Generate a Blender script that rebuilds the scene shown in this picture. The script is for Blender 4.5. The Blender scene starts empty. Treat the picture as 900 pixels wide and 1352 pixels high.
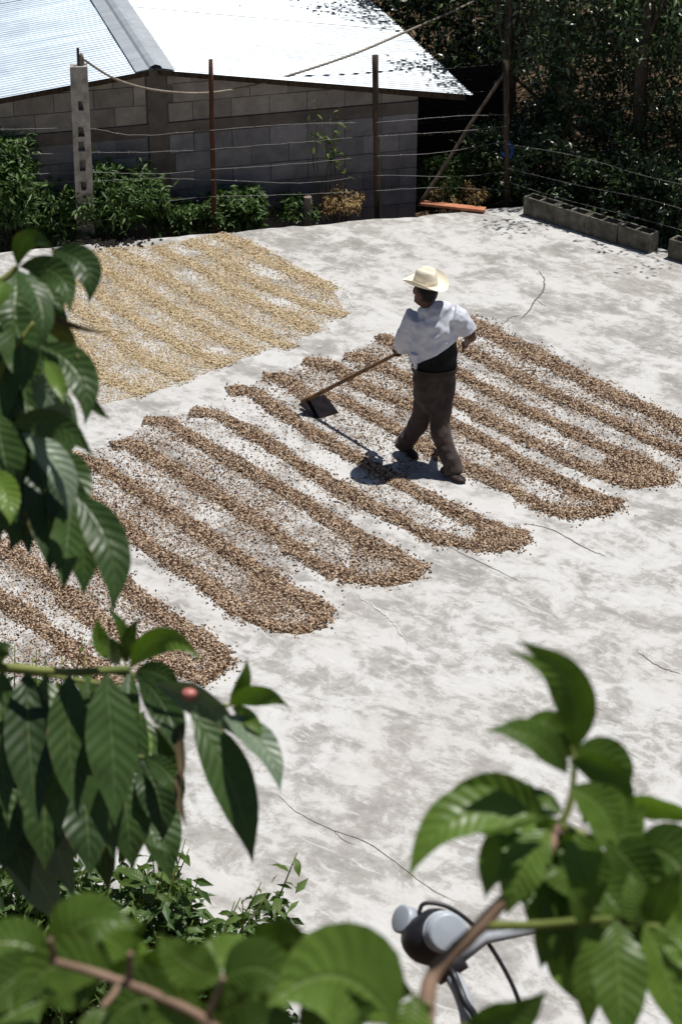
import bpy, bmesh, math, random
import numpy as np
from mathutils import Vector, Matrix, noise as mnoise

# ------------------------------------------------------------------ scene, camera, light
S = bpy.context.scene
C = S.collection
random.seed(7); rng = np.random.default_rng(7)
F, PITCH, H = 2600.0, math.radians(29.7), 7.5          # focal length in photo pixels, camera pitch, camera height
cam = bpy.data.cameras.new('camera'); camo = bpy.data.objects.new('camera', cam); C.objects.link(camo)
camo.location = (0, 0, H); camo.rotation_euler = (math.pi/2 - PITCH, 0, 0)
cam.sensor_fit = 'VERTICAL'; cam.sensor_height = 36; cam.sensor_width = 24
cam.lens = 36*F/1352; cam.clip_start = 0.05; cam.clip_end = 2000
cam.dof.use_dof = True; cam.dof.focus_distance = 15.3; cam.dof.aperture_fstop = 7.5
S.camera = camo
SUNV = Vector((0.25, 0.13, 1)).normalized()            # towards the sun
el = math.asin(SUNV.z)
W = bpy.data.worlds.new('World'); S.world = W; W.use_nodes = True
wn = W.node_tree.nodes; bg = wn['Background']
sky = wn.new('ShaderNodeTexSky'); sky.sky_type = 'NISHITA'; sky.sun_disc = False
sky.sun_elevation = el; sky.sun_rotation = math.atan2(SUNV.x, SUNV.y); sky.air_density = 1.0; sky.dust_density = 0.6
W.node_tree.links.new(sky.outputs[0], bg.inputs[0]); bg.inputs[1].default_value = 0.05
sun = bpy.data.lights.new('sun', 'SUN'); sun.energy = 5.0; sun.angle = math.radians(0.5); sun.color = (1, 0.965, 0.91)
suno = bpy.data.objects.new('sun', sun); C.objects.link(suno)
suno.rotation_euler = SUNV.to_track_quat('Z', 'Y').to_euler(); suno.location = (3, 3, 30)
S.view_settings.view_transform = 'Standard'; S.view_settings.look = 'None'
S.view_settings.exposure = 0.0; S.view_settings.gamma = 1; S.view_settings.use_curve_mapping = False

# ------------------------------------------------------------------ geometry helpers
def ray(px, py):
    x = (px-450)/F; y = (676-py)/F
    return Vector((x, math.cos(PITCH)+y*math.sin(PITCH), -math.sin(PITCH)+y*math.cos(PITCH)))
CAM = Vector((0, 0, H))
def gnd(px, py, z=0.0):
    r = ray(px, py); return CAM + r*((z-H)/r.z)
def atY(px, py, Y):
    r = ray(px, py); return CAM + r*(Y/r.y)
def atD(px, py, d):
    return CAM + ray(px, py)*d

def obj(name, verts, faces, mat=None, parent=None, smooth=False, uv=None):
    L = parent_loc(parent)
    me = bpy.data.meshes.new(name)
    me.from_pydata([tuple(Vector(v)-L) for v in verts], [], faces)
    if uv is not None:
        l = me.uv_layers.new(name='UVMap')
        vi = np.empty(len(me.loops), dtype=np.int32); me.loops.foreach_get('vertex_index', vi)
        l.data.foreach_set('uv', np.asarray(uv, dtype=np.float32)[vi].ravel())
    if smooth: me.polygons.foreach_set('use_smooth', [True]*len(me.polygons))
    if mat: me.materials.append(mat)
    me.update()
    o = bpy.data.objects.new(name, me); C.objects.link(o)
    if parent: o.parent = parent
    return o
def parent_loc(p):
    L = Vector((0, 0, 0))
    while p: L = L + p.location; p = p.parent
    return L
def tag(o, label=None, cat=None, group=None, kind=None):
    if label: o['label'] = label
    if cat: o['category'] = cat
    if group: o['group'] = group
    if kind: o['kind'] = kind
    return o
def thing(name, loc, label, cat, group=None):
    o = bpy.data.objects.new(name, None); C.objects.link(o); o.location = loc; o.empty_display_size = .1
    return tag(o, label, cat, group)
def tri_mesh(name, V, T, mat, parent=None, smooth=False):
    """big triangle mesh from numpy arrays"""
    L = parent_loc(parent); V = np.asarray(V, dtype=np.float32) - np.array(L, dtype=np.float32)
    me = bpy.data.meshes.new(name); n, m = len(V), len(T)
    me.vertices.add(n); me.vertices.foreach_set('co', V.ravel())
    me.loops.add(m*3); me.loops.foreach_set('vertex_index', np.asarray(T, dtype=np.int32).ravel())
    me.polygons.add(m); me.polygons.foreach_set('loop_start', np.arange(0, m*3, 3, dtype=np.int32))
    me.polygons.foreach_set('loop_total', np.full(m, 3, dtype=np.int32))
    me.polygons.foreach_set('use_smooth', np.full(m, smooth, dtype=bool))
    me.update(calc_edges=True); me.materials.append(mat)
    o = bpy.data.objects.new(name, me); C.objects.link(o)
    if parent: o.parent = parent
    return o
def frame(t, up=Vector((0, 0, 1))):
    t = t.normalized()
    if abs(t.dot(up)) > .97: up = Vector((1, 0, 0))
    s = t.cross(up).normalized(); return s, s.cross(t).normalized()
def tube(pts, rad, n=8, rough=0.0, seed=0, cap=True):
    """tapered tube through points; rad a number or a list"""
    pts = [Vector(p) for p in pts]
    if not hasattr(rad, '__len__'): rad = [rad]*len(pts)
    V, Fc = [], []; s = None; rr = random.Random(seed)
    for i, p in enumerate(pts):
        t = (pts[min(i+1, len(pts)-1)]-pts[max(i-1, 0)])
        if s is None: s, u = frame(t)
        else:
            tn = t.normalized(); s = (s - tn*s.dot(tn)).normalized(); u = s.cross(tn).normalized()
        for k in range(n):
            a = 2*math.pi*k/n; r = rad[i]*(1+rough*(rr.random()-.5)*2)
            V.append(p + s*math.cos(a)*r + u*math.sin(a)*r)
    for i in range(len(pts)-1):
        for k in range(n):
            a, b = i*n+k, i*n+(k+1) % n
            Fc.append((a, b, b+n, a+n))
    if cap: Fc.append(tuple(range(n))[::-1]); Fc.append(tuple(range((len(pts)-1)*n, len(pts)*n)))
    return V, Fc
def smooth_path(pts, n=24):
    """Catmull-Rom through points"""
    P = [Vector(p) for p in pts]; P = [P[0]*2-P[1]] + P + [P[-1]*2-P[-2]]
    out = []; segs = len(P)-3
    for i in range(n+1):
        t = i/n*segs; k = min(int(t), segs-1); t -= k
        a, b, c, d = P[k:k+4]
        out.append(.5*((2*b)+(c-a)*t+(2*a-5*b+4*c-d)*t*t+(3*b-a-3*c+d)*t**3))
    return out
def box(c, ax, ay, az):
    c, ax, ay, az = map(Vector, (c, ax, ay, az))
    V = [c+ax*i+ay*j+az*k for k in (-1, 1) for j in (-1, 1) for i in (-1, 1)]
    return V, [(0, 2, 3, 1), (4, 5, 7, 6), (0, 1, 5, 4), (2, 6, 7, 3), (0, 4, 6, 2), (1, 3, 7, 5)]
def join(*parts):
    V, Fc = [], []
    for v, f in parts:
        n = len(V); V += list(v); Fc += [tuple(i+n for i in q) for q in f]
    return V, Fc
def bevel(o, w, seg=2):
    bm = bmesh.new(); bm.from_mesh(o.data)
    bmesh.ops.bevel(bm, geom=bm.edges[:], offset=w, segments=seg, affect='EDGES', profile=.6)
    bm.to_mesh(o.data); bm.free(); return o
def sstep(a, b, x):
    t = np.clip((x-a)/(b-a), 0, 1); return t*t*(3-2*t)

# ------------------------------------------------------------------ materials
def mat(name, rough=.8, spec=.3, metal=0):
    m = bpy.data.materials.new(name); m.use_nodes = True
    b = m.node_tree.nodes['Principled BSDF']
    b.inputs['Roughness'].default_value = rough; b.inputs['Specular IOR Level'].default_value = spec; b.inputs['Metallic'].default_value = metal
    return m, m.node_tree.nodes, m.node_tree.links, b
def ramp(N, L, src, stops):
    r = N.new('ShaderNodeValToRGB'); e = r.color_ramp.elements
    while len(e) < len(stops): e.new(.5)
    for q, (p, c) in zip(e, stops): q.position = p; q.color = (*c, 1)
    L.new(src, r.inputs[0]); return r.outputs[0]
def tex_noise(N, L, vec, scale, detail=6, rough=.6, dist=0):
    t = N.new('ShaderNodeTexNoise'); t.inputs['Scale'].default_value = scale; t.inputs['Detail'].default_value = detail
    t.inputs['Roughness'].default_value = rough; t.inputs['Distortion'].default_value = dist
    L.new(vec, t.inputs['Vector']); return t.outputs[0]
def mapping(N, L, vec, scale=(1, 1, 1), rot=(0, 0, 0)):
    m = N.new('ShaderNodeMapping'); m.inputs['Scale'].default_value = scale; m.inputs['Rotation'].default_value = rot
    L.new(vec, m.inputs[0]); return m.outputs[0]
def mix(N, L, fac, a, b, mode='MIX'):
    x = N.new('ShaderNodeMix'); x.data_type = 'RGBA'; x.blend_type = mode
    for i, v in ((0, fac), (6, a), (7, b)):
        if isinstance(v, (int, float)): x.inputs[i].default_value = v
        elif isinstance(v, tuple): x.inputs[i].default_value = (*v, 1)
        else: L.new(v, x.inputs[i])
    return x.outputs[2]
def math_n(N, L, op, a, b=0.0):
    x = N.new('ShaderNodeMath'); x.operation = op
    for i, v in ((0, a), (1, b)):
        if isinstance(v, (int, float)): x.inputs[i].default_value = v
        else: L.new(v, x.inputs[i])
    return x.outputs[0]
def bump(N, L, b, h, strength=.3, dist=.01):
    x = N.new('ShaderNodeBump'); x.inputs['Strength'].default_value = strength; x.inputs['Distance'].default_value = dist
    L.new(h, x.inputs['Height']); L.new(x.outputs[0], b.inputs['Normal'])
def worldpos(N):
    return N.new('ShaderNodeNewGeometry').outputs['Position']
def rough_mat(name, c1, c2, scale, rough=.85, bstr=.3, bdist=.01, spec=.2, c3=None, lo=.35, hi=.65, stretch=(1, 1, 1)):
    m, N, L, b = mat(name, rough, spec)
    p = mapping(N, L, worldpos(N), stretch)
    n1 = tex_noise(N, L, p, scale, 8, .65)
    st = [(lo, c1), (hi, c2)] if c3 is None else [(lo, c1), ((lo+hi)/2, c2), (hi, c3)]
    L.new(ramp(N, L, n1, st), b.inputs['Base Color'])
    bump(N, L, b, tex_noise(N, L, p, scale*3, 6, .7), bstr, bdist)
    return m

def concrete_patio():
    m, N, L, b = mat('patio_concrete', .8, .25)
    g = worldpos(N)
    ROW = math.atan2(-.79, .61)
    swept = mapping(N, L, g, (1, 1, 1), (0, 0, -ROW-.25)); swept = mapping(N, L, swept, (.9, 1.3, 1))
    n1 = tex_noise(N, L, swept, 2.3, 13, .66, .55)
    n2 = tex_noise(N, L, g, 9.5, 9, .7, .5)
    n3 = tex_noise(N, L, g, .45, 4, .55)
    v = math_n(N, L, 'ADD', math_n(N, L, 'MULTIPLY', n1, .55), math_n(N, L, 'MULTIPLY', n2, .3))
    v = math_n(N, L, 'ADD', v, math_n(N, L, 'MULTIPLY', n3, .15))
    col = ramp(N, L, v, [(.405, (.255, .245, .232)), (.455, (.32, .309, .294)), (.49, (.385, .375, .36)), (.503, (.455, .448, .436)), (.555, (.53, .526, .517))])
    # worn thin streaks of whitewash and fine dark grit
    n4 = tex_noise(N, L, mapping(N, L, swept, (1, 2.0, 1)), 5, 8, .7, .7)
    col = mix(N, L, ramp(N, L, n4, [(.54, (0, 0, 0)), (.62, (.6, .6, .6))]), col, (.58, .576, .567))
    n5 = tex_noise(N, L, g, 60, 3, .7)
    col = mix(N, L, ramp(N, L, n5, [(.60, (0, 0, 0)), (.76, (.35, .35, .35))]), col, (.30, .28, .25))
    n6 = tex_noise(N, L, g, .8, 5, .6, .5)
    col = mix(N, L, ramp(N, L, n6, [(.48, (0, 0, 0)), (.7, (.30, .30, .30))]), col, (.40, .365, .335))
    L.new(col, b.inputs['Base Color'])
    h = math_n(N, L, 'ADD', v, math_n(N, L, 'MULTIPLY', n5, .12))
    bump(N, L, b, h, .5, .03)
    return m
M = {}
M['patio'] = concrete_patio()
M['earth'] = rough_mat('earth', (.03, .022, .015), (.10, .068, .042), 3, .95, .6, .04, c3=(.17, .115, .065))
M['bank'] = rough_mat('bank_soil', (.03, .03, .015), (.08, .06, .035), 4, .95, .6, .05)
M['crack'] = rough_mat('crack_fill', (.10, .09, .08), (.2, .18, .16), 20)
M['skim'] = rough_mat('mortar_skim', (.44, .425, .405), (.57, .56, .545), 14)
M['block_warm'] = rough_mat('warm_lit_block', (.225, .208, .19), (.33, .306, .282), 6, .95, .5, .01)  # upper courses: warm reflected light put into the block colour
M['block_grey'] = rough_mat('grey_block', (.17, .168, .182), (.27, .262, .275), 5, .95, .4, .008)  # same blocks below the beam, bluish shade put into the colour
def vary(m, amt):
    N, L = m.node_tree.nodes, m.node_tree.links; b = N['Principled BSDF']; src = b.inputs['Base Color'].links[0].from_socket
    r = N.new('ShaderNodeObjectInfo').outputs['Random']; g = worldpos(N)
    st = tex_noise(N, L, mapping(N, L, g, (1, 1, .35)), 2.2, 5, .65)
    f = math_n(N, L, 'ADD', math_n(N, L, 'MULTIPLY', r, amt), math_n(N, L, 'MULTIPLY', st, amt*1.4))
    f = math_n(N, L, 'ADD', f, 1-amt*1.2)
    vm = N.new('ShaderNodeVectorMath'); vm.operation = 'SCALE'; L.new(src, vm.inputs[0]); L.new(f, vm.inputs['Scale']); L.new(vm.outputs[0], b.inputs['Base Color'])
vary(M['block_warm'], .32); vary(M['block_grey'], .34)
M['mortar'] = rough_mat('mortar', (.12, .115, .112), (.18, .17, .165), 12, .95, .5, .01)
M['beam'] = rough_mat('cast_beam', (.10, .088, .08), (.17, .15, .135), 5, .95, .4, .01)
M['post_conc'] = rough_mat('post_concrete', (.20, .19, .175), (.42, .405, .375), 9, .9, .5, .01)
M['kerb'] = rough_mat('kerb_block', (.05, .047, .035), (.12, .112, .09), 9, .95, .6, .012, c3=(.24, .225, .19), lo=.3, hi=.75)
M['wood_dark'] = rough_mat('dark_wood', (.025, .018, .013), (.085, .062, .045), 8, .85, .6, .01, stretch=(4, 4, .4))
M['wood_rust'] = rough_mat('reddish_wood', (.035, .02, .015), (.13, .055, .032), 8, .85, .5, .01, stretch=(4, 4, .4))
M['wood_grey'] = rough_mat('weathered_wood', (.12, .10, .08), (.30, .26, .21), 10, .85, .5, .01, stretch=(4, 4, .4))
M['plank'] = rough_mat('stained_plank', (.018, .016, .015), (.05, .043, .04), 8, .9, .4, .01, stretch=(.5, .5, 6))
M['plank_red'] = rough_mat('orange_plank', (.38, .14, .07), (.55, .26, .15), 8, .8, .3, .01)
M['handle'] = rough_mat('rake_wood', (.10, .055, .03), (.27, .16, .085), 14, .7, .4, .004)
M['rake'] = rough_mat('rake_board', (.006, .005, .007), (.016, .013, .015), 20, .9, .4, .004, spec=.1)
M['wire'] = rough_mat('wire_steel', (.10, .095, .09), (.2, .19, .18), 30, .5, .2, .002, .5)
M['cable'] = rough_mat('cable_sheath', (.16, .13, .10), (.30, .26, .21), 10, .6, .2, .002, .3)
M['blue_rag'] = rough_mat('blue_rag', (.015, .05, .18), (.03, .09, .26), 20)
M['dark_bit'] = rough_mat('dark_bit', (.008, .007, .006), (.03, .025, .02), 20)
M['steel_grey'] = rough_mat('grey_pipe', (.36, .39, .43), (.46, .49, .53), 15, .45, .1, .002, .5)
M['lamp_grey'] = rough_mat('grey_lamp_plastic', (.34, .38, .43), (.42, .46, .51), 8, .4, .1, .002, .5)
M['black'] = rough_mat('black_rubber', (.008, .008, .011), (.02, .02, .025), 10, .45, .2, .003, .5)
M['bark'] = rough_mat('bark', (.05, .038, .028), (.15, .12, .09), 14, .95, .8, .02, stretch=(2, 2, .6))
M['twig_green'] = rough_mat('green_stem', (.10, .14, .03), (.22, .24, .07), 10, .6, .2, .004)
M['twig_pink'] = rough_mat('pinkish_stem', (.17, .11, .075), (.30, .20, .14), 12, .65, .2, .004)
M['straw_dry'] = rough_mat('dry_grass', (.22, .14, .06), (.42, .30, .14), 6, .9, .1, .01)

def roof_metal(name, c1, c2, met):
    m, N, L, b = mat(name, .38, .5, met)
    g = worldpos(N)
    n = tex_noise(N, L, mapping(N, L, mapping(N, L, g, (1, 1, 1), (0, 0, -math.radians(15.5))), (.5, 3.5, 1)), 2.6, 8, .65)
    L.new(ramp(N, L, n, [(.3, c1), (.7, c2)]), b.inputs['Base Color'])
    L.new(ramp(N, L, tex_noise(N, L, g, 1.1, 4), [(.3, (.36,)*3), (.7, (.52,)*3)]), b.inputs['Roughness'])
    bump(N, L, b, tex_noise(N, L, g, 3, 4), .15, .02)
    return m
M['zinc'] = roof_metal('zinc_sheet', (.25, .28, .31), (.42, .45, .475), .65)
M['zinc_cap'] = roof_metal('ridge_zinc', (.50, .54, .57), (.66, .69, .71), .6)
M['zinc_sky'] = roof_metal('sky_tinted_zinc', (.30, .36, .43), (.44, .51, .585), .6)  # left slope: blue sky reflection put into the base colour

def leaf_mat(name, dark, light, vein, rough=.42, trans=.35, veins=True, spec=.45, tcol=None, pale=None):
    m, N, L, b = mat(name, rough, spec)
    rnd = N.new('ShaderNodeNewGeometry').outputs['Random Per Island']
    orn = N.new('ShaderNodeObjectInfo').outputs['Random']
    v = math_n(N, L, 'FRACT', math_n(N, L, 'ADD', rnd, math_n(N, L, 'MULTIPLY', orn, 7.3)))
    col = ramp(N, L, v, [(0, dark), (.85, light), (1, pale or tuple(min(1, x*1.15+.02) for x in light))])
    if veins:
        uvn = N.new('ShaderNodeUVMap'); sx = N.new('ShaderNodeSeparateXYZ'); L.new(uvn.outputs[0], sx.inputs[0])
        au = math_n(N, L, 'ABSOLUTE', math_n(N, L, 'SUBTRACT', sx.outputs[0], .5))
        ph = math_n(N, L, 'SUBTRACT', math_n(N, L, 'MULTIPLY', sx.outputs[1], 11), math_n(N, L, 'MULTIPLY', au, 3.2))
        sv = math_n(N, L, 'ABSOLUTE', math_n(N, L, 'SUBTRACT', math_n(N, L, 'FRACT', ph), .5))
        fine = ramp(N, L, sv, [(.0, (.55,)*3), (.06, (0,)*3)])
        mid = ramp(N, L, au, [(.012, (1,)*3), (.03, (0,)*3)])
        col = mix(N, L, math_n(N, L, 'MULTIPLY', fine, .22), col, vein)
        col = mix(N, L, math_n(N, L, 'MULTIPLY', mid, .65), col, vein)
        g = worldpos(N)
        ed = math_n(N, L, 'ADD', math_n(N, L, 'MULTIPLY', au, 1.0), math_n(N, L, 'MULTIPLY', tex_noise(N, L, g, 16, 4, .7), .34))
        col = mix(N, L, ramp(N, L, ed, [(.655, (0,)*3), (.72, (.8,)*3)]), col, (.17, .11, .035))
        sp_ = tex_noise(N, L, g, 55, 3, .6)
        col = mix(N, L, ramp(N, L, sp_, [(.70, (0,)*3), (.74, (.7,)*3)]), col, (.10, .075, .03))
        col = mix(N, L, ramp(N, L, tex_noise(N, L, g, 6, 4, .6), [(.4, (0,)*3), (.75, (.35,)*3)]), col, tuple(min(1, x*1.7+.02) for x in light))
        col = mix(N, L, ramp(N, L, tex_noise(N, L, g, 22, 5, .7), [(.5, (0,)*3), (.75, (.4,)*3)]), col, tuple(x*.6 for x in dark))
        hgt = math_n(N, L, 'ADD', math_n(N, L, 'MULTIPLY', sv, 1.2), math_n(N, L, 'MULTIPLY', ramp(N, L, au, [(0, (0,)*3), (.05, (1,)*3)]), .8))
        bump(N, L, b, hgt, .32, .006)
    L.new(col, b.inputs['Base Color'])
    t = N.new('ShaderNodeBsdfTranslucent')
    L.new(mix(N, L, 1.0, col, tcol or (.85, 1.0, .35), 'MULTIPLY'), t.inputs[0])
    ms = N.new('ShaderNodeMixShader'); ms.inputs[0].default_value = trans
    L.new(b.outputs[0], ms.inputs[1]); L.new(t.outputs[0], ms.inputs[2])
    L.new(ms.outputs[0], N['Material Output'].inputs[0])
    return m
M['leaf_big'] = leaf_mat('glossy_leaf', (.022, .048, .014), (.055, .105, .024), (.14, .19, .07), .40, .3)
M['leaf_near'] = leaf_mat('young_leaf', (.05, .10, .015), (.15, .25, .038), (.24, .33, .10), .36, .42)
M['leaf_yellow'] = leaf_mat('yellowing_leaf', (.11, .13, .02), (.20, .18, .03), (.3, .28, .08), .45, .4)
M['leaf_pale'] = leaf_mat('pale_leaf_underside', (.12, .17, .11), (.16, .22, .14), (.3, .36, .22), .4, .25)
M['leaf_dead'] = leaf_mat('dead_leaf', (.07, .05, .025), (.14, .10, .05), (.2, .15, .08), .7, .2)
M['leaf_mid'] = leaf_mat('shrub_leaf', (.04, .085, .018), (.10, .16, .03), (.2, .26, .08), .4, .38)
M['leaf_bush'] = leaf_mat('bush_leaf', (.035, .08, .02), (.12, .20, .06), (.2, .25, .1), .45, .34, False)
M['leaf_tree'] = leaf_mat('tree_leaf', (.012, .024, .010), (.08, .13, .045), (.2, .25, .1), .30, .28, False, .6, None, (.30, .36, .25))  # palest stop paints sun flecks into the colour of some leaves

def bean_mat(name, stops):
    m, N, L, b = mat(name, .75, .25)
    r = N.new('ShaderNodeNewGeometry').outputs['Random Per Island']
    L.new(ramp(N, L, r, stops), b.inputs['Base Color']); return m
M['bean_dark'] = bean_mat('dark_coffee', [(0, (.022, .012, .008)), (.28, (.085, .045, .026)), (.5, (.25, .155, .095)), (.72, (.45, .33, .225)), (1, (.66, .54, .41))])
M['bean_light'] = bean_mat('pale_coffee', [(0, (.17, .10, .04)), (.2, (.38, .265, .13)), (.5, (.56, .45, .28)), (1, (.74, .66, .52))])
M['mound_dark'] = rough_mat('coffee_mound', (.07, .04, .024), (.30, .20, .12), 70, .9, .8, .01, lo=.4, hi=.6)
M['mound_light'] = rough_mat('pale_coffee_mound', (.40, .31, .18), (.56, .46, .30), 60, .9, .8, .01, lo=.4, hi=.6)

def cloth(name, c1, c2, scale=9, rough=.9, bd=.02):
    m, N, L, b = mat(name, rough, .15)
    g = N.new('ShaderNodeTexCoord').outputs['Object']
    n = tex_noise(N, L, mapping(N, L, g, (1, 1, .55), (.3, .5, 0)), scale, 4, .55, 1.0)
    L.new(ramp(N, L, n, [(.3, c1), (.7, c2)]), b.inputs['Base Color'])
    b.inputs['Sheen Weight'].default_value = .1
    bump(N, L, b, n, .9, bd); return m
M['shirt'] = cloth('white_cotton', (.56, .59, .67), (.64, .66, .73), 8, .9, .018)
M['vest'] = cloth('black_knit', (.006, .006, .007), (.012, .011, .012))
M['trousers'] = cloth('brown_trousers', (.042, .031, .028), (.075, .057, .052), 8)
M['shoe'] = cloth('dark_leather', (.018, .012, .011), (.035, .022, .02), 12, .5)
M['skin'] = cloth('skin', (.085, .04, .025), (.12, .06, .038), 12, .55, .004)
M['hair'] = cloth('hair', (.006, .005, .005), (.014, .011, .01), 40, .5)
M['straw'] = rough_mat('hat_straw', (.72, .65, .51), (.84, .78, .66), 60, .7, .4, .002, .3)
M['cherry'] = rough_mat('ripe_cherry', (.36, .10, .085), (.5, .2, .16), 60, .4, .1, .001, .5)

# ------------------------------------------------------------------ setting: ground, bank, patio
def backedge(x): return 19.2+.236*x
def ground_z(x, y):
    z = np.full_like(x, -.35)
    d = y-backedge(x)
    z = z - .6*sstep(.05, .7, d)*sstep(2.6, 1.4, x)
    z = z + .07*np.sin(x*1.9+y*.7)*np.cos(y*1.3-x*.6)*(d > .1)
    bank = np.minimum(5.7, (7.35-y)*.80)
    z = np.where(y < 7.6, np.maximum(z, bank), z)
    z = z + np.where(y < 7.2, .06*np.sin(x*3.1)*np.cos(y*2.7), 0)
    return z
xs = np.unique(np.concatenate([np.linspace(-600, -14, 9), np.linspace(-14, 14, 113), np.linspace(14, 600, 9)]))
ys = np.unique(np.concatenate([np.linspace(-300, -4, 6), np.linspace(-4, 34, 153), np.linspace(34, 900, 10)]))
X, Y = np.meshgrid(xs, ys); Z = ground_z(X, Y); nx = len(xs)
gv = np.stack([X, Y, Z], -1).reshape(-1, 3)
gf = [(j*nx+i, j*nx+i+1, (j+1)*nx+i+1, (j+1)*nx+i) for j in range(len(ys)-1) for i in range(nx-1)]
tag(obj('ground', [Vector(v) for v in gv], gf, M['earth'], smooth=True), kind='structure')

# patio slab, irregular broken back edge
pe = []
for i in range(121):
    x = -12+i*(13.95/120); pe.append((x, backedge(x)+.05*mnoise.noise(Vector((x*2.2, 0, 0)))+.035*mnoise.noise(Vector((x*7, 3, 0)))))
for i in range(1, 60):
    t = i/59; x = 1.95+t*6.5; y = 19.66-t*6.5*.93
    pe.append((x, y+.03*mnoise.noise(Vector((x*5, 9, 0)))))
pe += [(8.45, 6.7), (-12, 6.7)]
n = len(pe)
pv = [Vector((x, y, 0)) for x, y in pe]+[Vector((x, y, -.4)) for x, y in pe]
pf = [tuple(range(n))[::-1]]+[(i, (i+1) % n, (i+1) % n+n, i+n) for i in range(n)]
patio = tag(obj('patio', pv, pf, M['patio']), kind='structure')
bm = bmesh.new(); bm.from_mesh(patio.data); bmesh.ops.recalc_face_normals(bm, faces=bm.faces); bm.to_mesh(patio.data); bm.free()

def strip(px, w, z, m, name, seed=0, jag=.35):
    rr = random.Random(seed); P = smooth_path([gnd(*p, z) for p in px], len(px)*9)
    V, Fc = [], []
    for i, p in enumerate(P):
        t = P[min(i+1, len(P)-1)]-P[max(i-1, 0)]; s = Vector((-t.y, t.x, 0)).normalized()
        e = math.sin(math.pi*(i+.3)/(len(P)-.4))**.5 if 0 < i < len(P)-1 else .1
        c = p + s*mnoise.noise(Vector((i*.45, seed*3.1, 0)))*w*1.2
        ww = w*.5*e*(1+1.6*jag*mnoise.noise(Vector((i*.9, seed*7.7, 5))))
        V += [c+s*ww, c-s*ww]
    for i in range(len(P)-1): Fc.append((2*i, 2*i+1, 2*i+3, 2*i+2))
    return obj(name, V, Fc, m, patio)
strip([(711, 357), (718, 370), (715, 386), (706, 396), (698, 410), (686, 422)], .018, .003, M['crack'], 'crack', 1)
strip([(362, 1043), (392, 1072), (440, 1096), (482, 1111), (522, 1138), (566, 1172), (606, 1192)], .0055, .003, M['crack'], 'crack', 2)
strip([(662, 430), (672, 420), (686, 416)], .012, .003, M['crack'], 'crack', 3)
strip([(560, 690), (590, 720), (640, 745), (690, 770)], .006, .003, M['crack'], 'crack', 4)
strip([(440, 1096), (452, 1108), (470, 1116)], .004, .003, M['crack'], 'crack', 14)
strip([(708, 395), (716, 402), (722, 404)], .008, .003, M['crack'], 'crack', 15)
strip([(462, 372), (460, 385), (464, 400), (472, 408)], .03, .004, M['skim'], 'mortar_seam', 6, .5)
strip([(735, 905), (765, 920), (800, 940)], .010, .004, M['skim'], 'mortar_seam', 7, .3)
strip([(470, 785), (500, 806), (520, 822), (538, 850)], .018, .004, M['skim'], 'mortar_seam', 8, .5)
strip([(690, 690), (730, 700), (770, 722), (800, 735)], .010, .003, M['crack'], 'crack', 9)
strip([(840, 860), (870, 880), (900, 890)], .008, .003, M['crack'], 'crack', 10)

# ------------------------------------------------------------------ block building with zinc roof
TH = math.radians(15.5)
WD = Vector((-math.cos(TH), -math.sin(TH), 0))          # along the wall, right corner -> left
BK = Vector((-math.sin(TH), math.cos(TH), 0))           # away from us, along the ridge
W0 = atY(550, 200, 20.35); W0.z = 0
def wallhit(px, py, off=0.0):
    r = ray(px, py); o = W0-BK*off; t = (o-CAM).dot(BK)/r.dot(BK); p = CAM+r*t
    return (p-o).dot(WD), p.z
OV = .22
pk = wallhit(205, 93, OV); re = wallhit(624, 126, OV); le = wallhit(0, 131, OV)
sl_r = (pk[1]-re[1])/(pk[0]-re[0]); sl_l = (pk[1]-le[1])/(le[0]-pk[0])
L_END = pk[0]+(pk[0]-re[0])                            # symmetric roof
def roof_z(s): return pk[1]-(pk[0]-s)*sl_r if s < pk[0] else pk[1]-(s-pk[0])*sl_l
bld = thing('block_building', W0+Vector((0, 0, -.95)), 'low grey concrete block building with shiny zinc gable roof behind the fence', 'building')
def wp(s, z, off=0.0): return W0+WD*s+Vector((0, 0, z))-BK*off
def clip(poly, a, b, c):                                # keep a*s+b*z<=c
    out = []
    for i in range(len(poly)):
        p, q = poly[i], poly[(i+1) % len(poly)]
        dp, dq = a*p[0]+b*p[1]-c, a*q[0]+b*q[1]-c
        if dp <= 0: out.append(p)
        if (dp < 0 < dq) or (dq < 0 < dp):
            t = dp/(dp-dq); out.append((p[0]+(q[0]-p[0])*t, p[1]+(q[1]-p[1])*t))
    return out
def gclip(poly, drop):
    # below both roof planes
    poly = clip(poly, -sl_r, 1, pk[1]-drop-sl_r*pk[0])
    return clip(poly, sl_l, 1, pk[1]-drop+sl_l*pk[0]) if poly else poly
def prism(poly, o0, o1):
    n = len(poly)
    V = [wp(s, z, o0) for s, z in poly]+[wp(s, z, o1) for s, z in poly]
    return V, [tuple(range(n)), tuple(range(n, 2*n))[::-1]]+[(i, i+n, (i+1) % n+n, (i+1) % n) for i in range(n)]
WL = L_END-.35
drop = .05
wall = obj('wall', *prism(gclip([(0.01, -1.0), (WL, -1.0), (WL, 3), (0.01, 3)], drop), -.2, -.007), M['mortar'], bld)
zb = wallhit(300, 163)[1]; beam_h = .13                 # tie beam
bw, bh, g = .398, .193, .008
pil = wallhit(208, 150)[0]
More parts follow.
